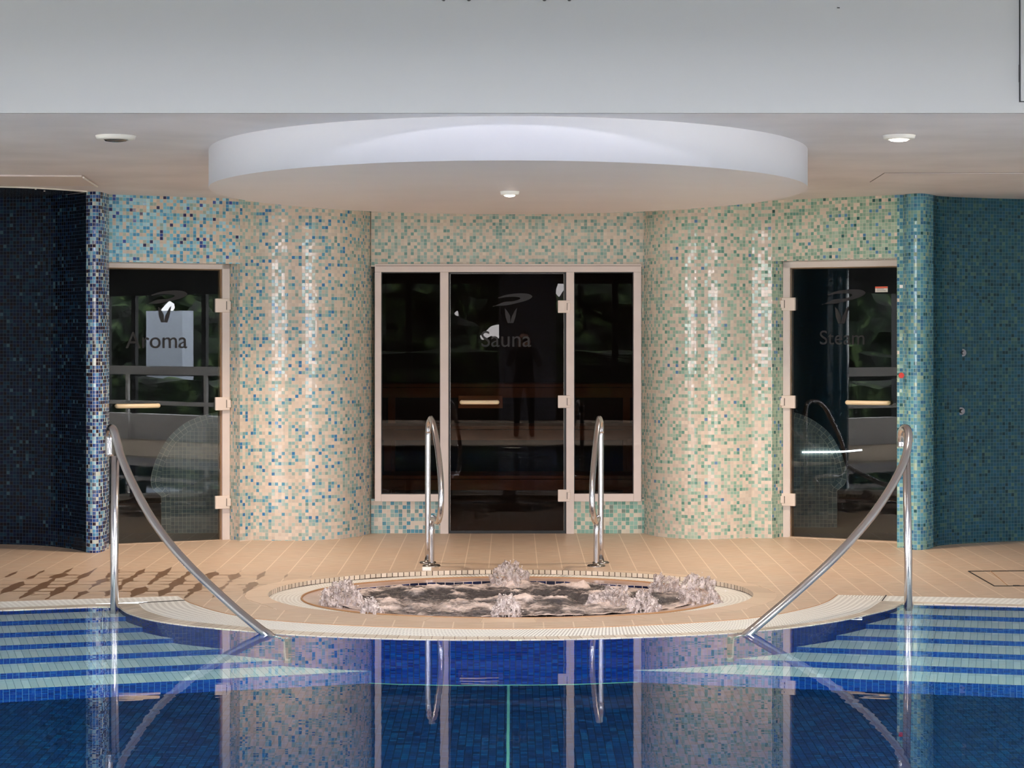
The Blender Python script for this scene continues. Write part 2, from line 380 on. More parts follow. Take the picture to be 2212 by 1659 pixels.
noseR = cat([XY(1951, 1183), XY(1962, 1186.3), XY(1980, 1188), XY(1996, 1187.4), XY(2006, 1185.5), XY(2016, 1182)], 5)
alcR = cat([XY(2016, 1182), XY(2030, 1178.5), XY(2060, 1175.5), XY(2095, 1173.3), XY(2150, 1170.6), XY(2212, 1168.5), XY(2300, 1168), XY(2450, 1172), XY(2600, 1180)], 6)
zb = lambda p: zf(p[1])-.004
LZ, RZ = 2.072, 2.10                             # door heads

def struct(name, bm, mat, label, smooth=False):
    o = obj(name, bm, mat, smooth=smooth); o['kind'] = 'structure'; o['label'] = label; return o
bm = NB(); u = sheet(bm, alcL, zb, CEIL, 0, 0); sheet(bm, noseL+[endL], zb, CEIL, u, 1)
sheet(bm, [endL, LA.copy()], zb, CEIL, 3, 1)
struct('wall_left', bm, [M['m_alcl'], M['m_nosel']], 'curved navy mosaic shower alcove wall ending in a blue and white tiled nose', True)
# lintel over the left door with its two soffits and the right-hand reveal
bm = NB(); l0 = endL.copy(); l1 = lcorner.copy()
sheet(bm, resample([l0, l1], 12), LZ, CEIL, 0, 0)
quad(bm, [(LA.x, LA.y, LZ), (LB.x, LB.y, LZ), (l1.x, l1.y, LZ), (l0.x, l0.y, LZ)], [(0, 0), (.9, 0), (.9, .2), (0, .2)])
sheet(bm, [LB, l1], zb, LZ, 1.5, 1)
struct('wall_back_left', bm, [M['m_doorl'], M['m_coll']], 'pale blue and cream mosaic wall over the left glass door')
bm = NB(); sheet(bm, colL, zb, CEIL, 0, 0)
struct('wall_column_left', bm, M['m_coll'], 'rounded cream and blue mosaic wall bulging left of the dark triple window', True)
# recess with the sauna front
MX0, MX1 = XD(807, MIDY).x, XD(1386, MIDY).x
FR = dict(l=(810-CX)*MIDY/F, r=(1385-CX)*MIDY/F, t=H+(CY-570.5)*MIDY/F, b=H-(1083-CY)*MIDY/F)
DL, DR = (958-CX)*MIDY/F, (1238-CX)*MIDY/F
def flatwall(bm, x0, x1, z0, z1, mi=0, y=MIDY):
    quad(bm, [(x0, y, z0), (x1, y, z0), (x1, y, z1), (x0, y, z1)], [(x0, z0), (x1, z0), (x1, z1), (x0, z1)], mi)
bm = NB(); flatwall(bm, MX0-.02, MX1+.02, FR['t']-.02, CEIL, 0)
flatwall(bm, MX0-.02, DL, -.02, FR['b']+.02, 1); flatwall(bm, DR, MX1+.02, -.02, FR['b']+.02, 2)
struct('wall_back', bm, [M['m_mid'], M['m_midlow_l'], M['m_midlow_r']], 'flat cream and teal mosaic wall around the dark sauna front')
bm = NB(); sheet(bm, colR, zb, CEIL, 0, 0)
struct('wall_column_right', bm, M['m_colr'], 'rounded cream and green mosaic wall bulging right of the dark triple window', True)
bm = NB(); sheet(bm, resample([rcorner, startR], 12), RZ, CEIL, 0, 0)
quad(bm, [(rcorner.x, rcorner.y, RZ), (startR.x, startR.y, RZ), (RB.x, RB.y, RZ), (RA.x, RA.y, RZ)], [(0, 0), (.9, 0), (.9, .2), (0, .2)])
sheet(bm, [rcorner, RA], zb, RZ, 1.5, 0)
struct('wall_back_right', bm, M['m_doorr'], 'green and cream mosaic wall over the right glass door')
bm = NB(); u = sheet(bm, [RB, startR, noseR[0]]+noseR[1:], zb, CEIL, 0, 0); sheet(bm, alcR, zb, CEIL, u, 1)
struct('wall_right', bm, [M['m_noser'], M['m_alcr']], 'curved dark teal mosaic shower alcove wall with a lighter tiled nose', True)
# shell behind the mosaic walls: dividing walls and back of the cabins
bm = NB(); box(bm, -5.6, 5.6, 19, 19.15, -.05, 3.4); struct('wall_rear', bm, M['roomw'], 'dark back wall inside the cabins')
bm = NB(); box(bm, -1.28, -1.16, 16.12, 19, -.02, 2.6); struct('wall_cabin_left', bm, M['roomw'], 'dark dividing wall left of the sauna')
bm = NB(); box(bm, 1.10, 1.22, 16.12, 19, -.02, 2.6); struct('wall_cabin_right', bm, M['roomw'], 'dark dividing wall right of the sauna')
for sx, nm in ((-1, 'wall_side_left'), (1, 'wall_side_right')):
    bm = NB(); box(bm, min(sx*5.4, sx*5.55), max(sx*5.4, sx*5.55), 9.7, 19.1, -.1, 3.4)
    struct(nm, bm, M['hallw'], 'plain side wall of the jacuzzi room')
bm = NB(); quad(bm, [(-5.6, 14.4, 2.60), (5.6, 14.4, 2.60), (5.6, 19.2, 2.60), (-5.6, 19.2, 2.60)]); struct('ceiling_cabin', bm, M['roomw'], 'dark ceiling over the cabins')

# ------------------------------------------------------------------ ceiling, fascia, disc
FY = F*(CEIL-H)/490.0
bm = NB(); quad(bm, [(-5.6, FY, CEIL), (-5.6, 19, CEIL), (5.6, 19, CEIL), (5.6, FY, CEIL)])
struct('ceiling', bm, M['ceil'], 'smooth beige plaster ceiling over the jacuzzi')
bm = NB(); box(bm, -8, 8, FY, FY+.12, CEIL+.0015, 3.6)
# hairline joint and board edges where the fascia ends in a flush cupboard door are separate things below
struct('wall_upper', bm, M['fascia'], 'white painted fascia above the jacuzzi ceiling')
DZ = H+.85; y0, y1 = F*.85/388.5, F*.85/272.0; dc = (y0+y1)/2; db_ = (y1-y0)/2; da_ = 657/330.0*.85; dxc = (1098-CX)*dc/F
bm = NB(); N = 160
lo = [Vector((dxc+da_*math.cos(2*math.pi*k/N), dc+db_*math.sin(2*math.pi*k/N), DZ)) for k in range(N)]
hi = [Vector((p.x, p.y, CEIL)) for p in lo]
vl = [bm.verts.new(p) for p in lo]; vh = [bm.verts.new(p) for p in hi]
for k in range(N):
    f = bm.faces.new((vl[k], vl[(k+1) % N], vh[(k+1) % N], vh[k])); f.smooth = True; f.material_index = 1
f = bm.faces.new(vl[::-1])
bmesh.ops.recalc_face_normals(bm, faces=bm.faces[:])
o = obj('ceiling_disc', bm, [M['disc'], M['rim']]); o['kind'] = 'structure'; o['label'] = 'large round dropped ceiling disc with a white rim over the jacuzzi'
def downlight(px, py, z, r, lit, label, bezel='white_pl', hidden=None, power=0, size=.1, spot=None, blend=.6):
    y = F*(z-H)/(CY-py) if hidden is None else hidden[1]
    x = (px-CX)*y/F if hidden is None else hidden[0]
    t = root('recessed_downlight', (x, y, z), label, 'ceiling light', 'recessed ceiling downlights')
    bm = NB(); lathe(bm, [(r*.55, .004), (r*.58, -.018), (r*.66, -.024), (r*.94, -.018), (r, -.001)], (x, y, z)); obj('trim_ring', bm, M[bezel], t, True)
    bm = NB(); rg = lathe(bm, [(r*.60, -.020), (r*.5, -.029), (r*.2, -.033)], (x, y, z)); bm.faces.new(rg[-1][::-1])
    bmesh.ops.recalc_face_normals(bm, faces=bm.faces[:])
    obj('lens', bm, M['lens_on' if lit else 'lens_off'], t, True)
    if lit and power:
        ldt = bpy.data.lights.new('lamp_light', 'SPOT'); ldt.energy = power; ldt.color = (1, .79, .61); ldt.shadow_soft_size = size
        ldt.spot_size = spot or 2.6; ldt.spot_blend = blend
        lo_ = bpy.data.objects.new('lamp_light', ldt); COL.objects.link(lo_); lo_.parent = t; lo_.location = (0, 0, -.06-size*.3)
    return t
downlight(250, 293, CEIL, .105, False, 'unlit white-rimmed downlight in the ceiling left of the disc')
downlight(1942, 292, CEIL, .085, True, 'glowing downlight in the ceiling right of the disc', 'ceil' if False else 'white_pl', power=70)
downlight(1101, 413, DZ, .055, True, 'small glowing downlight in the middle of the ceiling disc', power=55)
downlight(0, 0, CEIL, .085, True, 'downlight behind the disc in front of the left glass door', hidden=(-1.95, 14.3), power=215, spot=1.9, blend=1.0)
downlight(0, 0, CEIL, .085, True, 'downlight behind the disc in front of the right glass door', hidden=(1.9, 14.3), power=215, spot=1.9, blend=1.0)

# hatches, dark alcove panel
def ceil_pt(px, py, z=CEIL): y = F*(z-H)/(CY-py); return Vector(((px-CX)*y/F, y, z))
def slab(name, mat, pts, z0, z1, parent=None):
    bm = NB(); a = [bm.verts.new((p.x, p.y, z0)) for p in pts]; b = [bm.verts.new((p.x, p.y, z1)) for p in pts]
    bm.faces.new(a); bm.faces.new(b[::-1])
    for i in range(len(a)): bm.faces.new((a[i], a[(i+1) % len(a)], b[(i+1) % len(a)], b[i]))
    bmesh.ops.recalc_face_normals(bm, faces=bm.faces[:])
    return obj(name, bm, mat, parent)
hp = [ceil_pt(-160, 376), ceil_pt(176, 378), ceil_pt(206, 398), ceil_pt(-160, 398)]
t = root('ceiling_hatch', hp[1], 'slightly dropped access hatch in the ceiling above the navy alcove', 'hatch')
slab('panel', M['hatch'], hp, CEIL-.012, CEIL-.001, t)
bm = NB(); tube(bm, [hp[1]+Vector((.012, 0, -.016)), hp[2]+Vector((.012, 0, -.016))], .006, 8); obj('stay_bar', bm, M['white_pl'], t)
hp = [ceil_pt(1911, 373.5), ceil_pt(2240, 373.5), ceil_pt(2300, 393), ceil_pt(1880, 393)]
t = root('ceiling_hatch', hp[0], 'flush access hatch in the ceiling above the right glass door', 'hatch')
slab('joint', M['rubber'], [p+d for p, d in zip(hp, (Vector((-.004, -.004, 0)), Vector((.004, -.004, 0)), Vector((.004, .006, 0)), Vector((-.004, .006, 0))))], CEIL-.0012, CEIL-.0002, t)
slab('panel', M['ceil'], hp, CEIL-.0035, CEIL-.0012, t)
edge = [ceil_pt(-330, 399), ceil_pt(-150, 400), ceil_pt(0, 401.5), ceil_pt(95, 405), ceil_pt(188, 411.5)]
back = [ceil_pt(188, 412.5), ceil_pt(150, 418), ceil_pt(90, 424), ceil_pt(0, 428), ceil_pt(-150, 429), ceil_pt(-330, 424)]
t = root('alcove_ceiling_panel', edge[2], 'dark glossy ceiling panel inside the navy shower alcove', 'ceiling panel')
slab('panel', M['hatchd'], cat(edge, 4)+cat(back, 3), CEIL-.004, CEIL-.0005, t)
bm = NB(); tube(bm, [p+Vector((0, 0, -.006)) for p in cat(edge, 5)], .006, 8); obj('edge_bead', bm, M['white_pl'], t)
for px, py in ((77, 407), (96, 411)):
    bm = NB(); p = ceil_pt(px, py); lathe(bm, [(.006, -.004), (.006, -.008), (.0005, -.009)], p, 12); obj('screw_cap', bm, M['white_pl'], t)
# cupboard door at the right end of the fascia, small fixings along its top
t = root('fascia_cupboard_door', at(2204, 219, FY), 'flush white cupboard door at the right end of the fascia', 'cupboard door')
p = at(2204, 219, FY)
bm = NB(); box(bm, p.x-.006, p.x+.75, FY-.002, FY+.001, p.z-.004, 3.5); obj('shadow_gap', bm, M['dark'], t)
bm = NB(); box(bm, p.x, p.x+.74, FY-.014, FY-.001, p.z, 3.49); bevel(bm, .002, 1); obj('door_panel', bm, M['fascia'], t)
bm = NB(); box(bm, p.x-.008, p.x-.001, FY-.006, FY, at(0, 178, FY).z, at(0, 140, FY).z); obj('hinge', bm, M['dark'], t)
for px, w in ((958, 'leftmost dark knob of four at the top edge of the fascia'), (1013, 'second dark knob from the left at the top edge of the fascia'), (1176, 'third dark knob from the left at the top edge of the fascia'), (1230, 'rightmost dark knob of four at the top edge of the fascia')):
    c = at(px, -2, FY); bm = NB(); tube(bm, [c+Vector((0, .01, 0)), c+Vector((0, -.03, 0))], .0105, 14)
    tag(obj('fixing_knob', bm, M['dark'], smooth=False), w, 'knob', 'dark fixings on the fascia')
c = at(1811, 17, FY); bm = NB(); box(bm, c.x-.006, c.x+.006, FY-.004, FY+.002, c.z-.002, c.z+.002); tag(obj('screw_head', bm, M['dark']), 'tiny dark screw head high on the white fascia', 'screw')

# ------------------------------------------------------------------ glass doors
def plane_box(bm, A, B, s0, s1, z0, z1, o0, o1):
    d, n = unit(A, B)
    def P(s, o, z): q = A+d*s+n*o; return (q.x, q.y, z)
    box8(bm, [P(s0, o1, z0), P(s1, o1, z0), P(s1, o0, z0), P(s0, o0, z0), P(s0, o1, z1), P(s1, o1, z1), P(s1, o0, z1), P(s0, o0, z1)])
def frame_xy(A, B):
    d, n = unit(A, B)
    return lambda s, z, o=0: Vector((A.x+d.x*s+n.x*o, A.y+d.y*s+n.y*o, z))
def text_part(body, A, B, px0, px1, pybase, parent, o=.008):
    cu = bpy.data.curves.new('lettering', 'FONT'); cu.body = body; cu.size = 1; cu.extrude = .0
    to = bpy.data.objects.new('tmp_text', cu); COL.objects.link(to)
    bpy.context.view_layer.update()
    me = bpy.data.meshes.new_from_object(to.evaluated_get(bpy.context.evaluated_depsgraph_get()))
    bpy.data.objects.remove(to)
    s0, z0 = on_plane(px0, pybase, A, B); s1, _ = on_plane(px1, pybase, A, B)
    xs = [v.co.x for v in me.vertices]; k = (s1-s0)/(max(xs)-min(xs)); mn = min(xs); P = frame_xy(A, B)
    bm = bmesh.new(); bm.from_mesh(me)
    for v in bm.verts: v.co = P(s0+(v.co.x-mn)*k, z0+v.co.y*k*1.04, o)
    obj('lettering', bm, M['letter'], parent)
def logo_part(A, B, pxc, pyc, k, parent, o=.008):
    # slanted swirl ring open on the left, over a small tapering V
    P = frame_xy(A, B); sc, zc = on_plane(pxc, pyc, A, B); bm = NB()
    m = (abs(on_plane(pxc+10, pyc, A, B)[0]-sc))/10*k
    outer = [(-50, 12), (-20, 11), (8, 5), (30, -1), (42, -7), (44, -12), (34, -17), (12, -18), (-16, -15), (-38, -8)]
    inner = [(-50, 14), (-24, 3), (-2, 1), (12, -3), (16, -7), (10, -9), (-4, -10), (-20, -9), (-36, -6)]
    A1 = resample(cat([(x, y, 0) for x, y in outer], 6), 40); B1 = resample(cat([(x, y, 0) for x, y in inner], 6), 40)
    for i in range(39):
        q = [A1[i], A1[i+1], B1[i+1], B1[i]]
        quad(bm, [P(sc+v.x*m, zc-v.y*m, o) for v in q])
    for poly in ([(-22, 18), (-16, 24), (-9, 36), (-9, 53), (-15, 53), (-20, 38)], [(8, 16), (2, 24), (-5, 38), (-9, 53), (-1, 53), (4, 38)]):
        quad(bm, [P(sc+x*m, zc-y*m, o) for x, y in poly])
    obj('swirl_emblem', bm, M['letter'], parent)
def hinge(A, B, pxa, pxb, pya, pyb, side, parent):
    s0, z1 = on_plane(pxa, pya, A, B); s1, z0 = on_plane(pxb, pyb, A, B)
    bm = NB(); plane_box(bm, A, B, s0, s1, z0, z1, .006, .034); bevel(bm, .006, 3); h = obj('hinge', bm, M['hinge'], parent, False)
    w = s1-s0; a, b = (s1-w*.22, s1+w*.06) if side > 0 else (s0-w*.06, s0+w*.22)
    bm = NB(); plane_box(bm, A, B, a, b, z0+.02, z1-.02, .028, .038); bevel(bm, .002, 1)
    obj('knuckle', bm, M['hinge'], h)
    bm = NB(); e = s1-w*.24 if side > 0 else s0+w*.24
    plane_box(bm, A, B, e-.0015, e+.0015, z0+.02, z1-.02, .03, .0385); obj('hinge_slot', bm, M['rubber'], h)
def handle(A, B, pxa, pxb, py, parent, r=.0165):
    s0, z = on_plane(pxa, py, A, B); s1, _ = on_plane(pxb, py, A, B); P = frame_xy(A, B); s0 += r; s1 -= r
    pts = [P(s0+.012, z, .004), P(s0+.006, z, .03), P(s0, z, .052)]
    bar = cat([P(s0, z, .030), P(s0-.002, z, .052), P(s0+.02, z, .068), P((s0+s1)/2, z, .072), P(s1-.02, z, .068), P(s1+.002, z, .052), P(s1, z, .030)], 6)
    bm = NB(); tube(bm, bar, r, 16); h = obj('handle', bm, M['handle'], parent, True)
    for s in (s0, s1):
        bm = NB(); tube(bm, [P(s, z, .002), P(s, z, .034)], r*.8, 14); obj('fixing_stud', bm, M['handle'], h, True)

# left door
t = root('door_1', LA, 'tinted glass aroma room door on the left with cream hinges on its right', 'door', kind='structure')
zfl = zf(LA.y)
sg1, _ = on_plane(476, 900, LA, LB); sf, _ = on_plane(496, 900, LA, LB)
ztop_in = on_plane(350, 581, LA, LB)[1]
bm = NB(); plane_box(bm, LA, LB, sg1+.012, sf, zfl-.01, LZ, -.06, .012)
plane_box(bm, LA, LB, -.03, sf, ztop_in+.004, LZ, -.06, .012)
bevel(bm, .003, 1); obj('door_frame', bm, M['frame'], t)
bm = NB(); plane_box(bm, LA, LB, sg1-.004, sg1+.014, zfl, ztop_in+.006, -.05, -.012); plane_box(bm, LA, LB, -.03, sg1, ztop_in-.006, ztop_in+.006, -.05, -.012); obj('frame_rebate', bm, M['plate'], t, label='brown inner edge of the frame')
bm = NB(); plane_box(bm, LA, LB, -.03, sg1, zfl+.012, ztop_in, -.004, .004); obj('glass_panel', bm, M['glass'], t)
bm = NB(); plane_box(bm, LA, LB, -.05, sg1+.01, zfl-.01, zfl+.006, -.06, .03); obj('threshold', bm, M['rimtan'], t)
for a, b in ((645, 675), (858, 886), (1071, 1098)): hinge(LA, LB, 463, 494, a, b, 1, t)
handle(LA, LB, 246, 342, 877, t)
text_part('Aroma', LA, LB, 271, 404, 752, t); logo_part(LA, LB, 362, 645, .95, t)
# right door
t = root('door_3', RA, 'tinted glass steam room door on the right with cream hinges on its left', 'door', kind='structure')
zfl = zf(RA.y); sw = (RB-RA).length
sg0, _ = on_plane(1709, 900, RA, RB); sf0, _ = on_plane(1692, 900, RA, RB)
ztop_in = on_plane(1820, 578, RA, RB)[1]
bm = NB(); plane_box(bm, RA, RB, sf0, sg0-.006, zfl-.01, RZ, -.06, .012); plane_box(bm, RA, RB, sf0, sw+.02, ztop_in+.004, RZ, -.06, .012)
bevel(bm, .003, 1); obj('door_frame', bm, M['frame'], t)
bm = NB(); plane_box(bm, RA, RB, sg0-.008, sg0+.004, zfl, ztop_in+.006, -.05, -.008); plane_box(bm, RA, RB, sg0, sw+.02, ztop_in-.006, ztop_in+.006, -.05, -.008); obj('frame_rebate', bm, M['plate'], t, label='brown inner edge of the frame')
bm = NB(); plane_box(bm, RA, RB, sg0, sw, zfl+.012, ztop_in, -.004, .004); obj('glass_panel', bm, M['glass'], t)
bm = NB(); plane_box(bm, RA, RB, sg0-.01, sw+.02, zfl-.01, zfl+.006, -.06, .03); obj('threshold', bm, M['rimtan'], t)
for a, b in ((643, 671), (854, 882), (1065, 1093)): hinge(RA, RB, 1691, 1720, a, b, -1, t)
handle(RA, RB, 1831, 1926, 869, t)
text_part('Steam', RA, RB, 1772, 1868, 744, t); logo_part(RA, RB, 1826, 644, 1.0, t)
s0, z1 = on_plane(1891, 619, RA, RB); s1, z0 = on_plane(1918, 631, RA, RB)
bm = NB(); plane_box(bm, RA, RB, s0, s1, z0, z1, .004, .0055); st = obj('warning_sticker', bm, M['paper'], t, label='white and orange sticker')
bm = NB(); plane_box(bm, RA, RB, s0, s1, z0+(z1-z0)*.68, z1, .0055, .006); obj('sticker_stripe', bm, M['orange'], st)
bm = NB()
for k in range(2): plane_box(bm, RA, RB, s0+.012, s1-.014-.014*k, z0+.010+.012*k, z0+.0125+.012*k, .0055, .006)
obj('printed_lines', bm, M['letter'], st)

# sauna front: one painted frame with door and two fixed lights
SA, SB = Vector((FR['l'], MIDY, 0)), Vector((FR['r'], MIDY, 0))
def sx(px): return (px-CX)*MIDY/F
def sz(py): return H-(py-CY)*MIDY/F
def fbox(bm, pa, pb, ya, yb, o0=-.08, o1=.03): box(bm, sx(pa), sx(pb), MIDY-o1, MIDY-o0, sz(yb), sz(ya))
t = root('trim_1', (sx(1098), MIDY, 0), 'cream painted timber frame of the dark sauna front', 'window frame', kind='structure')
for nm, r in (('head_rail', (810, 1385, 570.5, 588)), ('post', (810, 824, 588, 1083)), ('post', (951, 969, 588, 1153)), ('post', (1223, 1240, 588, 1153)), ('post', (1368, 1385, 588, 1083)), ('sill_rail', (824, 951, 1067, 1083)), ('sill_rail', (1240, 1368, 1066, 1083))):
    bm = NB(); fbox(bm, *r); bevel(bm, .004, 2); obj(nm, bm, M['frame'], t)
bm = NB(); fbox(bm, 812, 1383, 574, 575, .0, .033); obj('mould_line', bm, M['coping'], t)
for k, (a, b, lab) in enumerate(((824, 951, 'tall dark fixed window left of the sauna door'), (1240, 1368, 'tall dark fixed window right of the sauna door'))):
    w = root('window_%d' % (k+1), (sx((a+b)/2), MIDY, sz(1067)), lab, 'window', kind='structure')
    bm = NB(); fbox(bm, a, b, 588, 1067, -.004, .004); obj('glass_panel', bm, M['glasss'], w)
    bm = NB(); fbox(bm, a, a+1.5, 588, 1067, -.01, .012); fbox(bm, b-1.5, b, 588, 1067, -.01, .012); fbox(bm, a+1.5, b-1.5, 588, 590, -.01, .012); fbox(bm, a+1.5, b-1.5, 1065.5, 1067, -.01, .012); obj('glazing_bead', bm, M['edge'], w)
t = root('door_2', (sx(1096), MIDY, 0), 'dark glass sauna door in the middle with cream hinges on its right', 'door', kind='structure')
bm = NB(); fbox(bm, 970, 1222, 589, 1149, -.004, .004); obj('glass_panel', bm, M['glasss'], t)
bm = NB(); fbox(bm, 969, 973.5, 588, 1152, -.012, .010); fbox(bm, 1218.5, 1223, 588, 1152, -.012, .010); fbox(bm, 973.5, 1218.5, 588, 592, -.012, .010); fbox(bm, 973.5, 1218.5, 1146, 1152, -.012, .010); obj('edge_seal', bm, M['edge'], t)
bm = NB(); fbox(bm, 972, 973, 592, 1146, .010, .012); fbox(bm, 1217.5, 1218.3, 592, 1146, .010, .012); fbox(bm, 973, 1218, 590.6, 591.2, .010, .012); obj('metal_edge', bm, M['steeld'], t)
for a, b in ((649, 676), (854, 881), (1057, 1083)): hinge(SA, SB, 1205, 1231, a, b, 1, t)
handle(SA, SB, 994, 1078, 868.5, t, .016)
bm = NB(); fbox(bm, 990, 1086, 855, 882, -.035, -.012); bevel(bm, .003, 1); obj('handle_plate', bm, M['plate'], t)
text_part('Sauna', SA, SB, 1040, 1147, 749, t); logo_part(SA, SB, 1110, 650, .9, t)

# sauna benches inside, in three tiers
def bench(y0_, y1_, ztop, label, n=4):
    t = root('sauna_bench', (0, (y0_+y1_)/2, 0), label, 'bench', 'sauna benches')
    w = (y1_-y0_)/n
    for k in range(n):
        bm = NB(); box(bm, -1.14, 1.08, y0_+k*w+.006, y0_+(k+1)*w-.006, ztop-.03, ztop); bevel(bm, .004, 1); obj('slat', bm, M['wood'], t)
    bm = NB(); box(bm, -1.14, 1.08, y0_+.01, y0_+.03, ztop-.12, ztop-.035); obj('front_board', bm, M['wood'], t)
    for x in (-1.08, .97):
        bm = NB(); box(bm, x, x+.06, y0_+.04, y0_+.1, 0, ztop-.03); obj('leg', bm, M['wood'], t)
bench(16.75, 17.3, .40, 'lowest wooden sauna bench behind the dark glass')
bench(17.32, 17.9, .78, 'middle wooden sauna bench behind the dark glass')
bench(17.92, 18.5, 1.12, 'top wooden sauna bench behind the dark glass')

# tiled recliner ends inside the left and right cabins
def recliner(px_pts, y, zfloor, label, flip):
    pts = [at(a, b, y) for a, b in px_pts]
    t = root('tiled_recliner', (pts[0].x, y+.2, zfloor), label, 'recliner', 'mosaic recliners in the cabins')
    arc = resample(cat(pts, 5), 40)
    base = [Vector((arc[-1].x, y, zfloor)), Vector((arc[0].x, y, zfloor))]
    cen = Vector((sum(p.x for p in arc)/40, y, sum(p.z for p in arc)/40))
    # side face
    bm = NB(); l = bm.loops.layers.uv.active
    stem = at(px_pts[-1][0], px_pts[-1][1], y)
    outline = arc+base
    vs = [bm.verts.new(p) for p in outline]; f = bm.faces.new(vs)
    ext = bmesh.ops.extrude_face_region(bm, geom=[f])
    for v in [g for g in ext['geom'] if isinstance(g, bmesh.types.BMVert)]: v.co.y += .55
    bmesh.ops.recalc_face_normals(bm, faces=bm.faces[:])
    for f in bm.faces:
        for lp in f.loops:
            c = lp.vert.co; lp[l].uv = (c.x, c.z) if abs(f.normal.y) > .5 else (c.y, c.z+c.x)
    obj('seat_body', bm, M['benchm'], t)
    # raised edging band that follows the curve
    A1 = []; B1 = []
    for i, p in enumerate(arc):
        a, b = arc[max(0, i-1)], arc[min(39, i+1)]; tg = (b-a).normalized(); nn = Vector((-tg.z, 0, tg.x))
        if nn.dot(cen-p) < 0: nn = -nn
        A1.append(Vector((p.x, y-.006, p.z))); B1.append(Vector((p.x, y-.006, p.z))+nn*.072)
    bm = NB(); strip(bm, A1, B1); obj('edging_band', bm, M['benchb'], t)
recliner([(560, 905), (520, 892), (475, 891), (440, 897), (400, 914), (365, 944), (341, 984), (328, 1022), (326, 1043), (331, 1058), (343, 1067), (348, 1072), (348.5, 1100), (349, 1150)], 16.02, -.005, 'grey mosaic recliner end with curved edge behind the left glass door', 1)
recliner([(1630, 905), (1660, 893), (1690, 890), (1712, 890), (1750, 904), (1790, 934), (1815, 974), (1828, 1014), (1829, 1034), (1822, 1050), (1811, 1056), (1808, 1062), (1808, 1090), (1808, 1130)], 16.55, -.005, 'grey mosaic recliner end with curved edge behind the right glass door', -1)
bm = NB(); pts = [at(1733, 977, 16.54), at(1770, 976.5, 16.54), at(1820, 975.5, 16.54), at(1862, 972, 16.54)]
tag(obj('strip_light', (tube(bm, cat(pts, 5), .0065, 10), bm)[1], M['strip_on'], smooth=True), 'thin glowing strip light on the recliner behind the steam door', 'strip light')
# cabin floor
bm = NB(); box(bm, -5.5, 5.5, 16.02, 19, -.06, -.004); o = struct('floor_cabin', bm, M['floor_tan'], 'beige tiled floor inside the cabins')

# ------------------------------------------------------------------ deck, pool edge and grating curves
C0 = cat([wl(a, b) for a, b in ((257, 1312), (268, 1321), (286, 1329), (325, 1340), (390, 1350.5), (482, 1359.5), (600, 1370), (720, 1376.5), (850, 1381), (975, 1383), (1106, 1382.8), (1240, 1381.5), (1398, 1377), (1520, 1372), (1602, 1367), (1700, 1358), (1760, 1350), (1822, 1340), (1886, 1326), (1928, 1315), (1950, 1305))], 8)
C1 = cat([fl(a, b) for a, b in ((299, 1303), (308, 1314), (325, 1322.5), (374, 1336), (430, 1344), (482, 1349.5), (590, 1359.5), (720, 1367), (850, 1372), (975, 1374.8), (1106, 1375), (1240, 1373.5), (1398, 1369.5), (1520, 1364.5), (1613, 1358.5), (1693, 1351), (1760, 1343), (1822, 1332), (1870, 1318.5), (1904, 1298))], 8)
C2 = cat([fl(a, b) for a, b in ((400, 1297), (415, 1304), (456, 1317.5), (500, 1328), (553, 1337), (620, 1343), (720, 1349.7), (825, 1354.6), (960, 1358), (1100, 1359), (1240, 1357), (1398, 1351), (1500, 1345.5), (1602, 1338), (1661, 1330), (1700, 1323.5), (1757, 1310.5), (1790, 1298), (1809, 1285))], 8)
def extend(A, B, X):                             # point at abscissa X on the line A-B
    k = (X-A.x)/(B.x-A.x); return A.lerp(B, k) if 0 <= k <= 1 else A+(B-A)*k
PXL = 5.0
L2a, L2b = fl(0, 1299.6), fl(384, 1287.6); L1a, L1b = fl(0, 1313), fl(400, 1297); L0a, L0b = wl(0, 1319.5), wl(236, 1310.8)
R2a, R2b = fl(1809, 1284.6), fl(2212, 1292.6); R1a, R1b = fl(1904, 1298), fl(2212, 1305.7); R0a, R0b = wl(1950, 1304.5), wl(2212, 1311.5)
def flat(p): return Vector((p.x, p.y, zf(p.y)))
EL2, EL1, EL0 = extend(L2a, L2b, -PXL-.3), extend(L1a, L1b, -PXL-.02), extend(L0a, L0b, -PXL)
ER2, ER1, ER0 = extend(R2a, R2b, PXL+.3), extend(R1a, R1b, PXL+.02), extend(R0a, R0b, PXL)
for p in (EL2, EL1, ER2, ER1): p.z = -.0492
# floor polygon with the tub hole
TC = Vector(((1103-CX)*12.5/F, 12.565, 0))
TA, TB = 1.475, 1.115
def ell(a, b, n=192, dz=0.0, c=TC): return [Vector((c.x+a*math.cos(2*math.pi*k/n), c.y+b*math.sin(2*math.pi*k/n), zf(c.y+b*math.sin(2*math.pi*k/n))+dz)) for k in range(n)]
OR = .14
bm = NB()
front = [EL2, L2b]+[C2[0]]+C2[1:]+[ER2]
outer = [Vector((p.x, p.y, 0)) for p in front]+[Vector((5.45, ER2.y, 0)), Vector((5.45, 16.03, 0)), Vector((-5.45, 16.03, 0)), Vector((-5.45, EL2.y, 0))]
hole = [Vector((p.x, p.y, 0)) for p in ell(TA+OR, TB+OR)]
for lp in (outer, hole):
    vs = [bm.verts.new(p) for p in lp]
    for i in range(len(vs)): bm.edges.new((vs[i], vs[(i+1) % len(vs)]))
bmesh.ops.triangle_fill(bm, edges=bm.edges[:], use_beauty=True)
bmesh.ops.bisect_plane(bm, geom=bm.verts[:]+bm.edges[:]+bm.faces[:], plane_co=(0, 11.9, 0), plane_no=(0, 1, 0))
for v in bm.verts: v.co.z = zf(v.co.y)
bmesh.ops.recalc_face_normals(bm, faces=bm.faces[:])
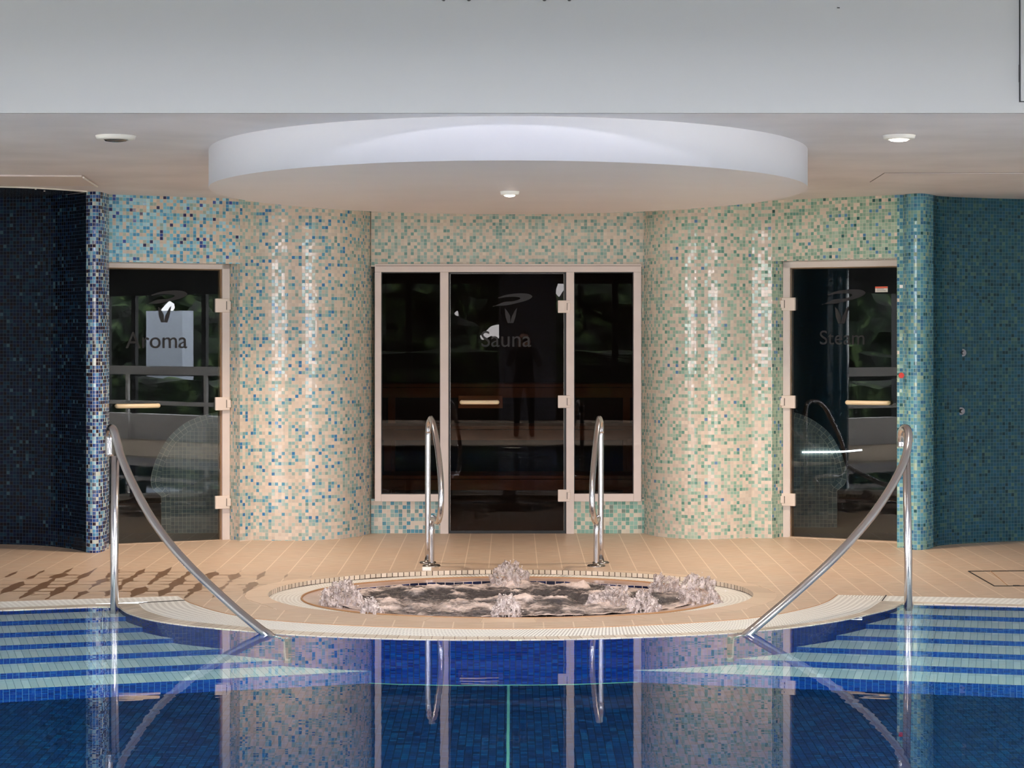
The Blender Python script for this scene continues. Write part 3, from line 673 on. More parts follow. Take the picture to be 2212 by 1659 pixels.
if sum(f.normal.z for f in bm.faces) < 0: bmesh.ops.reverse_faces(bm, faces=bm.faces[:])
struct('floor', bm, M['floor'], 'tan tiled deck between the pool and the mosaic walls')

# pool
t = root('swimming_pool', (0, 6, WZ), 'blue tiled swimming pool with curved edge and white submerged steps on both sides', 'swimming pool')
PD = WZ-1.27
line0 = [Vector((EL0.x, 1.5, 0)), EL0, L0b]+C0+[extend(R0a, R0b, R0a.x+.02), ER0, Vector((ER0.x, 1.5, 0))]
bm = NB(); sheet(bm, [Vector((p.x, p.y, 0)) for p in line0]+[Vector((EL0.x, 1.5, 0))], PD, WZ-.0005); obj('basin_wall', bm, M['poolw'], t)
bm = NB(); quad(bm, [(-5.6, 1.2, PD), (5.6, 1.2, PD), (5.6, 12.6, PD), (-5.6, 12.6, PD)]); obj('basin_floor', bm, M['poolf'], t)
n = 120
def drape(P, dz=0): return [Vector((p.x, p.y, zf(p.y)+dz)) for p in P]
cc0 = resample(C0, n); cc1 = resample(C1, n); cc2 = resample(C2, n)
# coping: curved, and the two straight runs
def coping(A, B, name='coping'):
    bm = NB(); A = [Vector((p.x, p.y, WZ+.004)) for p in A]
    strip(bm, A, B); strip(bm, [p+Vector((0, 0, -.03)) for p in A], A); obj(name, bm, M['coping'], t)
coping(cc0, cc1)
coping(resample([EL0, L0b, cc0[0]], 24), drape(resample([EL1, extend(L1a, L1b, L0b.x), cc1[0]], 24)))
coping(resample([cc0[-1], extend(R0a, R0b, R0a.x+.03), ER0], 24), drape(resample([cc1[-1], extend(R1a, R1b, 2.4), ER1], 24)))
bm = NB(); strip(bm, cc1, cc2); g1 = obj('overflow_grating', bm, M['grate'], t)
bm = NB(); strip(bm, drape(resample([EL1, L1b], 60)), drape([p+Vector((0, .012, 0)) for p in resample([EL2, L2b+Vector((.03, 0, 0))], 60)], -.0006)); obj('overflow_grating', bm, M['grates'], t)
# wedge joining the curved grating to the right-hand run
bm = NB(); strip(bm, drape(resample([cc1[-1], ER1], 60)), drape([p+Vector((0, .012, 0)) for p in resample([fl(1914, 1286.4), ER2], 60)], -.0006)); obj('overflow_grating', bm, M['grates'], t)
bm = NB(); quad(bm, [cc1[-1], fl(1914, 1286.4), cc2[-1]+Vector((0, .01, 0)), cc2[-1]], [(0, 0), (0, .25), (.3, .25), (.3, 0)]); obj('overflow_grating', bm, M['grate'], t)
for ja, jb in ((cc1[-1]+Vector((.004, 0, .001)), fl(1914, 1286.4)+Vector((0, 0, .001))), (cc1[0]+Vector((0, 0, .001)), cc2[0]+Vector((0, 0, .001)))):
    bm = NB(); tube(bm, [ja, jb], .0035, 6); obj('grating_joint', bm, M['rubber'], t)
bm = NB(); tube(bm, [p+Vector((0, 0, .0)) for p in cc2], .003, 6); obj('edge_joint', bm, M['plate'], t)
# steps
def flight(A, B, sgn, xfar, xnear, step, rises, label):
    d = (B-A); d.z = 0; d.normalize(); nrm = Vector((d.y, -d.x, 0))
    if nrm.y > 0: nrm = -nrm
    s = bpy.data.objects.new('step_flight', None); COL.objects.link(s); s.parent = t; s.location = A-t.location; s['label'] = label
    for k in range(6):
        o0 = nrm*step*k; o1 = nrm*step*(k+1); z0 = WZ-rises[k]; zp = WZ-(rises[k-1] if k else -.0)
        a0, b0 = A+d*xfar+o0, A+d*xnear+o0; a1, b1 = A+d*xfar+o1, A+d*xnear+o1; Lx = xnear-xfar
        bm = NB(); quad(bm, [(a1.x, a1.y, z0), (b1.x, b1.y, z0), (b0.x, b0.y, z0), (a0.x, a0.y, z0)], [(0, 0), (Lx, 0), (Lx, step-.0001), (0, step-.0001)])
        obj('tread', bm, M['treadw'], s)
        zn = WZ-(rises[k+1] if k < 5 else 1.27)
        bm = NB(); quad(bm, [(a1.x, a1.y, zn), (b1.x, b1.y, zn), (b1.x, b1.y, z0), (a1.x, a1.y, z0)], [(0, zn), (Lx, zn), (Lx, z0), (0, z0)])
        obj('riser', bm, M['riserb'], s)
RZS = (.165, .33, .49, .642, .80, .958)
flight(L0a, L0b, 1, -3.2, 3.4, .283, RZS, 'six white submerged steps on the left')
Rd = (Vector((R0b.x, R0b.y, 0))-Vector((R0a.x, R0a.y, 0))).normalized()
flight(R0b, wl(2212, 1311.5)+Vector((-1, .237, 0)), 1, -3.2, 3.4, .292, RZS, 'six white submerged steps on the right')
bm = NB(); xm = (1098-CX)*10/F; box(bm, xm-.007, xm+.007, 1.6, 10.70, PD, PD+.002); obj('floor_line', bm, M['line'], t)
bm = NB(); tube(bm, [Vector((p.x, p.y-.004, PD+.003)) for p in C0[30:130]], .007, 6); obj('base_joint', bm, M['line'], t)
# water body
bm = NB(); top = [bm.verts.new((p.x*1.0005, p.y+.006 if p.y > 3 else p.y, WZ)) for p in line0]; f = bm.faces.new(top)
bmesh.ops.triangulate(bm, faces=[f])
bot = bmesh.ops.extrude_face_region(bm, geom=bm.faces[:])
for v in [g for g in bot['geom'] if isinstance(g, bmesh.types.BMVert)]: v.co.z = PD-.05
bmesh.ops.recalc_face_normals(bm, faces=bm.faces[:])
tag(obj('pool_water', bm, M['water']), 'calm clear water filling the blue swimming pool', 'water', kind='stuff')
for x_, lb in ((-2.6, 'round added underwater lamp in the unseen near pool wall on the left'), (0, 'round added underwater lamp in the unseen near pool wall in the middle'), (2.6, 'round added underwater lamp in the unseen near pool wall on the right')):  # lamps added out of view to brighten the steps and pool wall
    c = Vector((x_, 1.5, -.62)); t = root('added_pool_lamp', c, lb, 'added pool light', 'added underwater lamps in the near pool wall')
    bm = NB(); tube(bm, [c+Vector((0, -.02, 0)), c+Vector((0, .02, 0))], .15, 32); obj('bezel', bm, M['steeld'], t)
    bm = NB(); tube(bm, [c+Vector((0, .02, 0)), c+Vector((0, .026, 0))], .125, 32); obj('lens', bm, M['strip_on'], t)
    ldt = bpy.data.lights.new('lamp_light', 'AREA'); ldt.shape = 'DISK'; ldt.size = .24; ldt.energy = 560; ldt.color = (1, .92, .70)
    lo_ = bpy.data.objects.new('lamp_light', ldt); COL.objects.link(lo_); lo_.parent = t; lo_.location = (0, .035, 0); lo_.rotation_euler = (math.pi/2, 0, 0)
# rest of the pool surround, outside the frame
bm = NB(); box(bm, -8, -5.0, -8, EL2.y, -.3, -.045); box(bm, 5.0, 8, -8, ER2.y, -.3, -.045); box(bm, -5.0, 5.0, -8, 1.5, -.3, -.045)
struct('floor_hall', bm, M['floor_tan'], 'tan tiled deck around the rest of the pool')

# ------------------------------------------------------------------ jacuzzi tub
t = root('jacuzzi', (TC.x, TC.y, zf(TC.y)), 'round sunken jacuzzi with cream overflow ring set in the tan deck', 'jacuzzi')
def ringstrip(name, a0, b0, z0, a1, b1, z1, mat, n=192):
    bm = NB(); A = ell(a0, b0, n, z0); B = ell(a1, b1, n, z1); A.append(A[0]); B.append(B[0]); strip(bm, A, B)
    bmesh.ops.remove_doubles(bm, verts=bm.verts[:], dist=1e-5)
    if name != 'kerb' and name != 'basin_wall':
        for f in bm.faces:
            f.normal_update()
        if bm.faces[:][0].normal.z < 0: bmesh.ops.reverse_faces(bm, faces=bm.faces[:])
    obj(name, bm, mat, t, True)
ringstrip('rim', TA+OR, TB+OR, 0, TA, TB, .004, M['rimtan'])
ringstrip('kerb', TA, TB, -.026, TA, TB, .004, M['kerb'])
ringstrip('overflow_grating', TA, TB, -.026, 1.27, .93, -.026, M['gratej'])
ringstrip('coping', 1.27, .93, -.024, 1.15, .81, -.030, M['lip'])
bm = NB(); tube(bm, ell(1.272, .932, 128, -.022)+[ell(1.272, .932, 128, -.022)[0]], .006, 6, False); obj('ring_joint', bm, M['plate'], t)
ringstrip('basin_wall', 1.15, .81, -.75, 1.15, .81, -.030, M['jacw'])
bm = NB(); e = ell(1.15, .81, 96, -.75); bm.faces.new([bm.verts.new(p) for p in e]); obj('basin_floor', bm, M['jacw'], t)
# churning water: a height field with foam
def foam_mat(name, surf):
    n = NT(name); tc = n.n('ShaderNodeTexCoord')
    nz = n.n('ShaderNodeTexNoise'); nz.inputs['Scale'].default_value = 10 if surf else 30; nz.inputs['Detail'].default_value = 9; nz.inputs['Roughness'].default_value = .62; nz.inputs['Distortion'].default_value = .9
    mp = n.n('ShaderNodeMapping'); mp.inputs['Scale'].default_value = (.7, 1, 2) if surf else (1, 1, 1); n.l(tc.outputs['Object'], mp.inputs[0]); n.l(mp.outputs[0], nz.inputs[0])
    if surf:
        at_ = n.n('ShaderNodeAttribute'); at_.attribute_name = 'foam'
        f = n.math('ADD', nz.outputs[0], n.math('MULTIPLY', at_.outputs['Fac'], .55))
        m = n.ramp(f, [(.50, (0, 0, 0, 1)), (.62, (.22, .22, .22, 1)), (.85, (1, 1, 1, 1))])
        n.l(n.mix(m, lin((70, 66, 68)), lin((222, 202, 192))), n.b.inputs['Base Color'])
        n.l(n.math('ADD', .12, n.math('MULTIPLY', m, .3)), n.b.inputs['Roughness'])
        n.b.inputs['Specular IOR Level'].default_value = .5
    else:
        n.l(n.mix(n.ramp(nz.outputs[0], [(.38, (0, 0, 0, 1)), (.62, (1, 1, 1, 1))]), lin((176, 162, 160)), lin((234, 218, 212))), n.b.inputs['Base Color'])
        n.b.inputs['Roughness'].default_value = .15
        n3 = n.n('ShaderNodeTexNoise'); n3.inputs['Scale'].default_value = 42; n3.inputs['Detail'].default_value = 6; n3.inputs['Roughness'].default_value = .7
        mp3 = n.n('ShaderNodeMapping'); mp3.inputs['Scale'].default_value = (1, 1, .55); n.l(tc.outputs['Object'], mp3.inputs[0]); n.l(mp3.outputs[0], n3.inputs[0])
        n.l(n.ramp(n3.outputs[0], [(.42, (0, 0, 0, 1)), (.54, (1, 1, 1, 1))]), n.b.inputs['Alpha'])
        n.b.inputs['Subsurface Weight'].default_value = 0
        n.b.inputs['Transmission Weight'].default_value = .2; n.b.inputs['IOR'].default_value = 1.33
    n2 = n.n('ShaderNodeTexNoise'); n2.inputs['Scale'].default_value = 70; n2.inputs['Detail'].default_value = 4; n.l(tc.outputs['Object'], n2.inputs[0])
    bp = n.n('ShaderNodeBump'); bp.inputs['Strength'].default_value = .9; bp.inputs['Distance'].default_value = .014 if surf else .012
    n.l(n2.outputs[0], bp.inputs['Height']); n.l(bp.outputs[0], n.b.inputs['Normal'])
    return n.m
M['jwater'] = foam_mat('churning_grey_water', True); M['jfoam'] = foam_mat('white_water_foam', False); M['drop'] = plain('water_drops', (236, 226, 222), .1)
JZ = -.076
def jet_at(px, py): y = F*(H-JZ)/(py-CY); return Vector(((px-CX)*y/F, y, JZ))
# (px, py of the base, width px, height px, name)
JETS = [(742, 1308, 92, 52, 'wide foaming jet at the left end of the jacuzzi', .9),
        (800, 1327, 44, 36, 'small pointed foaming jet front left in the jacuzzi', .5),
        (1104, 1262, 74, 48, 'tall foaming jet at the back middle of the jacuzzi', .7),
        (1096, 1331, 62, 44, 'foaming jet at the front middle of the jacuzzi', .6),
        (1391, 1322, 62, 46, 'pointed foaming jet front right in the jacuzzi', .55),
        (1512, 1303, 100, 56, 'largest foaming jet at the right end of the jacuzzi', .9),
        (1432, 1278, 60, 36, 'low foaming jet at the back right of the jacuzzi', .7),
        (1322, 1302, 84, 34, 'broad low foaming jet right of the jacuzzi middle', .8)]
JP = []
for px, py, w, h, lab, sh in JETS:
    c = jet_at(px, py); JP.append((c, w*c.y/F/2, h*c.y/F, lab, sh))
bm = NB(); NR, NA = 120, 400; rows = []; foamv = []
for i in range(NR+1):
    r = i/NR; row = []
    for k in range(NA):
        a = 2*math.pi*k/NA; x = TC.x+1.15*r*math.cos(a); y = TC.y+.81*r*math.sin(a)
        h = .040*noise.fractal(Vector((x*3.6, y*4.6, .3)), .75, 2.2, 5)+.020*(noise.turbulence(Vector((x*8, y*10, 2)), 4, True)-.6)
        fo = 0.0
        for c, rr, hh, _, _ in JP:
            q = math.hypot(x-c.x, (y-c.y))/rr
            g = math.exp(-q*q*.9); h += hh*.22*g; fo = max(fo, math.exp(-q*q*.6))
        edge_ = min(1, (1-r)*9); h = h*(.25+.75*edge_)
        fo = max(fo, .6*max(0, (r-.86)/.14), .42*max(0, 1-abs((y-(TC.y-.35))/.35)), .25+.9*(h-.01)/.03 if h > .01 else 0)
        v = bm.verts.new((x, y, JZ+h)); row.append(v); foamv.append(fo)
        if i == 0: break
    rows.append(row)
for k in range(NA): bm.faces.new((rows[0][0], rows[1][k], rows[1][(k+1) % NA]))
for i in range(1, NR):
    for k in range(NA): bm.faces.new((rows[i][k], rows[i+1][k], rows[i+1][(k+1) % NA], rows[i][(k+1) % NA]))
jw = tag(obj('jacuzzi_water', bm, M['jwater'], smooth=True), 'churning grey water with pink-white foam in the round jacuzzi', 'water', kind='stuff')
att = jw.data.attributes.new('foam', 'FLOAT', 'POINT'); att.data.foreach_set('value', foamv)
for c, rr, hh, lab, sh in JP:
    t = root('foaming_jet', c, lab, 'water jet', 'foaming water jets in the jacuzzi')
    bm = NB(); bmesh.ops.create_icosphere(bm, subdivisions=6, radius=1); sd = R.random()*50
    for v in bm.verts:
        p = v.co.copy(); z = max(-.3, p.z); k = 1
        if z > 0: k = (1-z)**.5*(1-sh)+(1-z*z)**.5*sh if z < 1 else 0
        ang = math.atan2(p.y, p.x); rr0 = math.hypot(p.x, p.y) or 1e-6
        base = Vector((math.cos(ang)*k*rr*.92, math.sin(ang)*k*rr*.85, z*hh*.95))
        d = noise.fractal(Vector((p.x*1.8+sd, p.y*1.8, p.z*1.2)), 1.0, 2.0, 5)*.62+noise.fractal(Vector((p.x*9+sd, p.y*9, p.z*4)), 1.0, 2.1, 3)*.13*(.4+max(0, z))
        dirn = Vector((math.cos(ang)*k, math.sin(ang)*k, .55*max(0, z)+.1))
        v.co = c+base*(1+.25*d)+dirn*rr*d*.62
    obj('plume', bm, M['jfoam'], t, True)
    bm = NB()
    for k in range(int(90+260*rr)):
        a = R.uniform(0, 6.28); q = R.uniform(.1, 1.2)*rr; zz = hh*R.uniform(.3, 1.25)*(1-.5*q/rr)
        m = Matrix.Translation(c+Vector((math.cos(a)*q, math.sin(a)*q*.8, zz)))
        bmesh.ops.create_icosphere(bm, subdivisions=1, radius=R.uniform(.0012, .0042), matrix=m)
    o = obj('spray', bm, M['drop'], t, True); o['kind'] = 'stuff'

# ------------------------------------------------------------------ rails
def rail(name, label, group, paths, rad, flanges=(), loc=None):
    t = root(name, loc or paths[0][1][0], label, 'handrail', group)
    for nm, pts, r in paths:
        bm = NB(); tube(bm, pts, r, 20); bmesh.ops.recalc_face_normals(bm, faces=bm.faces[:]); obj(nm, bm, M['steel'], t, True)
    for c, r in flanges:
        bm = NB(); rg = lathe(bm, [(r*.35, .03), (r*.4, .012), (r*.9, .010), (r, .004), (r, 0)], c, 28); bmesh.ops.recalc_face_normals(bm, faces=bm.faces[:]); obj('flange', bm, M['steeld'], t, True)
    return t
# pool rails: px, py, depth
base = wl(247, 1316); foot = wl(584, 1373)
ctl = [(236.5, 985, 12.12), (236, 962, 12.13), (236.5, 938, 12.13), (240, 925, 12.05), (246, 930, 11.97), (254, 958, 11.93), (263, 990, 11.88), (285, 1041, 11.78), (318, 1104, 11.64), (360, 1166, 11.5), (410, 1223, 11.35), (462, 1273, 11.2), (515, 1321, 11.06), (562, 1359, 10.93), (576, 1368, 10.89)]
pts = cat([at(*c) for c in ctl], 6); e = pts[-1]
pts += cat([e, e+Vector((.09, -.05, -.07)), e+Vector((.115, -.064, -.12)), e+Vector((.12, -.066, -.80))], 5)[1:]
rail('pool_handrail', 'curved stainless handrail dropping into the pool on the left', 'pool step handrails',
     [('rail_tube', pts, .0235), ('post', [Vector((base.x, base.y, WZ-.31)), Vector((base.x, base.y, .2)), at(249, 985, base.y)], .0235)], 0, loc=Vector((base.x, base.y, WZ)))
base = wl(1962, 1310)
ctl = [(1947, 966, 12.2), (1947, 950, 12.2), (1948, 933, 12.16), (1953, 925, 12.08), (1960, 928, 12.0), (1963, 945, 11.96), (1959, 975, 11.92), (1948, 1008, 11.85), (1925, 1052, 11.75), (1890, 1105, 11.62), (1845, 1160, 11.48), (1795, 1212, 11.34), (1745, 1258, 11.22), (1690, 1306, 11.08), (1638, 1350, 10.96), (1622, 1363, 10.92)]
pts = cat([at(*c) for c in ctl], 6); e = pts[-1]
pts += cat([e, e+Vector((-.09, -.05, -.07)), e+Vector((-.115, -.064, -.12)), e+Vector((-.12, -.066, -.80))], 5)[1:]
rail('pool_handrail', 'curved stainless handrail dropping into the pool on the right', 'pool step handrails',
     [('rail_tube', pts, .0235), ('post', [Vector((base.x, base.y, WZ-.31)), Vector((base.x, base.y, .2)), at(1958, 985, base.y)], .0235)], 0, loc=Vector((base.x, base.y, WZ)))
yb, yf = fy(1216), fy(1223)
def tubrail(pxs, label, back, frontleg):
    pb, pf = at(back, 0, yb), at(frontleg, 0, yf)
    ys = (yb, yb, yb-.01, yb-.05, yb-.14, yb-.26, yb-.38, yb-.5, yb-.56, yb-.57, yb-.53, yb-.45, yb-.36, yf+.04, yf, yf)
    pys = (960, 935, 917, 907, 905, 922, 965, 1020, 1062, 1098, 1119, 1127, 1122, 1120, 1140, 1180)
    ctl = [Vector((pb.x, yb, zf(yb)))]+[at(px, py, y) for px, py, y in zip(pxs, pys, ys)]+[Vector((pf.x, yf, zf(yf)))]
    rail('tub_handrail', label, 'jacuzzi grab rails', [('rail_tube', cat(ctl, 6), .0195)], 0,
         [(Vector((pb.x, yb, zf(yb))), .058), (Vector((pf.x, yf, zf(yf))), .062)], loc=Vector((pb.x, yb, zf(yb))))
tubrail((924.5, 925, 926, 929, 932, 938, 945, 951, 953, 952, 949, 945, 940, 934, 932, 932), 'looped stainless grab rail on the left of the jacuzzi', 924, 932)
tubrail((1298, 1298.5, 1298, 1296, 1294, 1291, 1286, 1281, 1279, 1280, 1283, 1286, 1289, 1291, 1289, 1288), 'looped stainless grab rail on the right of the jacuzzi', 1298, 1288)
# white cap beside the left grab rail
p = fl(922, 1233); bm = NB(); box(bm, p.x-.031, p.x+.031, p.y-.02, p.y+.025, p.z-.001, p.z+.026); bevel(bm, .007, 3)
tag(obj('plastic_cap', bm, M['white_pl'], smooth=True), 'small white plastic cap in front of the left grab rail', 'cap')

# ------------------------------------------------------------------ small fittings on the right
P0, P1 = startR, noseR[0]
q = at(1946.5, 811, 14.98); nrm = Vector(((P1-P0).y, -(P1-P0).x, 0)).normalized()
t = root('emergency_button', q, 'red push button on the tiled edge beside the right door', 'button')
bm = NB(); tube(bm, [q+nrm*-.01, q+nrm*.016], .017, 18); obj('housing', bm, M['red'], t)
bm = NB(); tube(bm, [q+nrm*.016+Vector((0, 0, 0)), q+nrm*.03], [.021, .019], 18); obj('push_cap', bm, M['red'], t)
for px, py, lab in ((2079, 762, 'upper small chrome shower valve on the dark teal wall'), (2076, 888, 'lower small chrome shower valve on the dark teal wall')):
    # wall depth at that column
    best = min(alcR, key=lambda w_: abs((w_.x/w_.y)*F+CX-px)); yy = best.y
    q = at(px, py, yy); t = root('shower_valve', q, lab, 'shower valve', 'shower valves on the right alcove wall')
    bm = NB(); tube(bm, [q+Vector((0, .03, 0)), q+Vector((0, -.006, 0))], .028, 24); obj('wall_plate', bm, M['valve'], t)
    bm = NB(); tube(bm, [q+Vector((0, 0, 0)), q+Vector((0, -.035, 0)), q+Vector((0, -.05, 0))], [.015, .014, .011], 20); obj('knob', bm, M['valve'], t)
# floor hatch at the right
t = root('floor_hatch', fl(2150, 1250), 'rectangular tiled floor hatch with dark joint at the right edge', 'hatch')
hp = [fl(2092, 1234.5), fl(2330, 1233), fl(2420, 1266), fl(2148, 1266.5)]
bm = NB()
for i in range(4): tube(bm, [hp[i]+Vector((0, 0, .001)), hp[(i+1) % 4]+Vector((0, 0, .001))], .0045, 6)
obj('joint', bm, M['rubber'], t)
a, b = fl(2140, 1234.3), fl(2178, 1266.2)
bm = NB(); tube(bm, [a+Vector((0, 0, .001)), b+Vector((0, 0, .001))], .0025, 6); obj('lid_split', bm, M['plate'], t)
bm = NB(); q = fl(2196, 1265.5); box(bm, q.x-.02, q.x+.02, q.y-.012, q.y+.012, q.z, q.z+.004); obj('lift_slot', bm, M['dark'], t)

# ------------------------------------------------------------------ pool hall behind the camera: walls with big windows, trees outside
HC = 3.35
bm = NB(); box(bm, -8.2, 8.2, -8.2, -1, HC, HC+.15); box(bm, -8.2, 8.2, 8.6, FY+.02, HC, HC+.15)
box(bm, -8.2, -3, -1, 8.6, HC, HC+.15); box(bm, 3, 8.2, -1, 8.6, HC, HC+.15)
for k in range(6): box(bm, -3, 3, -1+1.72*k, -.05+1.72*k if k < 5 else 8.6, HC, HC+.15)  # open skylight slots between these bars, added to light fascia and steps
struct('ceiling_hall', bm, M['hallc'], 'pool hall ceiling')
def window_wall(name, label, P, Q, n, z0=.35, z1=2.6, wall='hallw'):
    d = (Q-P).normalized(); nn = Vector((d.y, -d.x, 0)); L = (Q-P).length
    def bx(bm, s0, s1, a, b, w=.12):
        p0 = P+d*s0; p1 = P+d*s1
        box8(bm, [(p0-nn*w/2)[:2]+(a,) if False else ((p0-nn*w/2).x, (p0-nn*w/2).y, a), ((p1-nn*w/2).x, (p1-nn*w/2).y, a), ((p1+nn*w/2).x, (p1+nn*w/2).y, a), ((p0+nn*w/2).x, (p0+nn*w/2).y, a),
                  ((p0-nn*w/2).x, (p0-nn*w/2).y, b), ((p1-nn*w/2).x, (p1-nn*w/2).y, b), ((p1+nn*w/2).x, (p1+nn*w/2).y, b), ((p0+nn*w/2).x, (p0+nn*w/2).y, b)])
    bm = NB(); bx(bm, 0, L, -.3, z0, .2); bx(bm, 0, L, z1, HC+.1, .2); struct(name, bm, M[wall], label)
    bm = NB()
    for k in range(n+1): s = L*k/n; bx(bm, max(0, s-.06), min(L, s+.06), z0, z1, .14)
    bx(bm, 0, L, max(.95, z0), max(.95, z0)+.07, .1)
    return bm
b1 = window_wall('wall_hall_back', 'window wall behind the viewer', Vector((8, -8, 0)), Vector((-8, -8, 0)), 8, wall='darkclad'); o = struct('window_4', b1, M['mullion'], 'dark mullions of the rear window wall')
b1 = window_wall('wall_hall_right', 'window wall on the right side of the pool', Vector((8, FY, 0)), Vector((8, -8, 0)), 6)
box(b1, 7.97, 8.03, 1.5, 1.6, .3, 2.6); box(b1, 7.97, 8.03, 3.2, 3.3, .3, 2.6); box(b1, 7.9, 8.1, .5, 4.1, 2.2, 2.7); struct('window_5', b1, M['mullion'], 'dark mullions of the right window wall')
b1 = window_wall('wall_hall_left', 'window wall on the left side of the pool', Vector((-8, -8, 0)), Vector((-8, FY, 0)), 6)
box(b1, -8.1, -7.9, 3.3, 6.3, 2.2, 2.7); struct('window_6', b1, M['mullion'], 'dark mullions of the left window wall')
bm = NB(); box(bm, -8.1, -5.4, FY-.02, FY+.1, -.3, 3.4); box(bm, 5.4, 8.1, FY-.02, FY+.1, -.3, 3.4); struct('wall_return', bm, M['hallw'], 'return walls beside the jacuzzi room')
bm = NB(); box(bm, -60, 60, -60, -8.2, -.5, -.35); box(bm, -60, -8.2, -8.2, 30, -.5, -.35); box(bm, 8.2, 60, -8.2, 30, -.5, -.35)
struct('ground', bm, plain('pale_paving', (196, 196, 188), .9, var=.15, vscale=2), 'pale paved terrace outside the windows')
lm = NT('leafy_green'); tc = lm.n('ShaderNodeTexCoord'); nz = lm.n('ShaderNodeTexNoise'); nz.inputs['Scale'].default_value = 3; nz.inputs['Detail'].default_value = 8; lm.l(tc.outputs['Object'], nz.inputs[0])
lm.l(lm.ramp(nz.outputs[0], [(.40, lin((6, 14, 6))), (.54, lin((30, 52, 26))), (.70, lin((96, 120, 70)))]), lm.b.inputs['Base Color']); lm.b.inputs['Roughness'].default_value = .8
bark = plain('tree_bark', (70, 54, 40), .9)
spots = [(-4.4, -12.2), (-1.5, -11.8), (1.4, -12.4), (4.3, -11.9), (-2.9, -15.6), (0, -15.4), (2.9, -15.8), (13.4, 1.9), (13.2, -5.6), (13.3, -3.2), (13.5, -.7), (16.4, -2), (-11.6, 3.4), (-12.6, -.2), (-15.6, 1.0)]
for i, (x, y) in enumerate(spots):
    t = root('garden_tree', (x, y, -.35), 'leafy green tree outside the pool hall windows', 'tree', 'garden trees outside the windows')
    bm = NB(); tube(bm, [(x, y, -.35), (x+.1, y, 1), (x+.05, y+.1, 2.2)], [.16, .12, .08], 10); obj('trunk', bm, bark, t)
    bm = NB(); h = R.uniform(1.9, 2.6)
    for j in range(9):
        c = Vector((x+R.uniform(-.8, .8), y+R.uniform(-.8, .8), h+R.uniform(-1.6, 1.0))); rr = R.uniform(.6, .85)
        g = bmesh.ops.create_icosphere(bm, subdivisions=3, radius=rr, matrix=Matrix.Translation(c))
        for v in g['verts']:
            dd = (v.co-c); v.co = c+dd*(1+.5*noise.noise(v.co*2.1)+.25*noise.noise(v.co*6))
    obj('crown', bm, lm.m, t)

for sx_, lb in ((1, 'white rail along the right hall windows'), (-1, 'white rail along the left hall windows')):
    t = root('window_rail', (sx_*7.8, .8, 1.02), lb, 'rail')
    bm = NB(); box(bm, sx_*7.8-.03, sx_*7.8+.03, -7.9, FY-.1, .97, 1.10); obj('rail_board', bm, M['wallw'], t)
    bm = NB(); box(bm, sx_*7.8-.025, sx_*7.8+.025, -7.9, FY-.1, .50, .56); obj('lower_board', bm, M['wallw'], t)
    for k in range(10):
        bm = NB(); box(bm, sx_*7.8-.02, sx_*7.8+.02, -7.8+1.88*k, -7.74+1.88*k, -.046, .97); obj('rail_post', bm, M['wallw'], t)
def hedge(x0, x1, y0, y1, h, lb):
    bm = NB(); box(bm, x0, x1, y0, y1, -.35, h); bmesh.ops.subdivide_edges(bm, edges=bm.edges[:], cuts=24, use_grid_fill=True)
    for v in bm.verts: v.co += Vector((noise.noise(v.co*4), noise.noise(v.co*4+Vector((9, 0, 0))), noise.noise(v.co*4+Vector((0, 7, 0)))))*.14
    tag(obj('clipped_hedge', bm, lm.m), lb, 'hedge')
hedge(-7.5, 7.5, -10.2, -9.3, 1.25, 'long clipped hedge behind the rear window wall')
hedge(9.4, 10.1, -6.5, 4.5, .8, 'clipped hedge outside the right window wall')
hedge(-10.1, -9.4, -4, 6.5, .8, 'clipped hedge outside the left window wall')
bm = NB(); box(bm, 10.9, 11.1, -1.75, -.75, -.35, 2.02); box(bm, 10.85, 10.9, -1.75, -.75, -.35, 2.02)
tag(obj('garden_screen', bm, plain('blue_grey_screen', (205, 216, 232), .7)), 'pale garden screen outside the right hall windows', 'screen')
bm = NB(); lathe(bm, [(.40, -.045), (.40, HC)], (-5.55, 7.85, 0), 64)
l = bm.loops.layers.uv.active
for f in bm.faces:
    for lp in f.loops:
        a = math.atan2(lp.vert.co.y-7.85, lp.vert.co.x+5.55); lp[l].uv = (a*.4, lp.vert.co.z)
struct('pillar', bm, M['m_alcr'], 'round dark mosaic pillar beside the pool', True)
bm = NB(); box(bm, -.25, .85, -7.85, -7.7, -.045, HC); struct('wall_pier', bm, M['hallc'], 'pale wall pier behind the viewer')
# photographer standing behind the viewpoint, faintly mirrored in the dark sauna glass
PXc, PYc = .19, -.50
def skin(name, chains, mat, parent, sub=2):
    me = bpy.data.meshes.new(name); vs = []; es = []; rs = []; key = {}
    for ch in chains:
        prev = None
        for x, y, z, r in ch:
            k = (round(x, 4), round(y, 4), round(z, 4))
            if k not in key: key[k] = len(vs); vs.append((x+PXc, y+PYc, z)); rs.append(r)
            if prev is not None: es.append((prev, key[k]))
            prev = key[k]
    me.from_pydata(vs, es, []); tmp = bpy.data.objects.new(name, me); COL.objects.link(tmp)
    m = tmp.modifiers.new('s', 'SKIN')
    for i, r in enumerate(rs): me.skin_vertices[0].data[i].radius = (r, r)
    me.skin_vertices[0].data[0].use_root = True
    sd_ = tmp.modifiers.new('d', 'SUBSURF'); sd_.levels = sub; sd_.render_levels = sub
    bpy.context.view_layer.update()
    m2 = bpy.data.meshes.new_from_object(tmp.evaluated_get(bpy.context.evaluated_depsgraph_get())); bpy.data.objects.remove(tmp)
    for p in m2.polygons: p.use_smooth = True
    m2.materials.clear(); m2.materials.append(mat); m2.name = name
    o = bpy.data.objects.new(name, m2); COL.objects.link(o); o.parent = parent; o.location = -Vector(parent.location) if parent else (0, 0, 0)
    return o
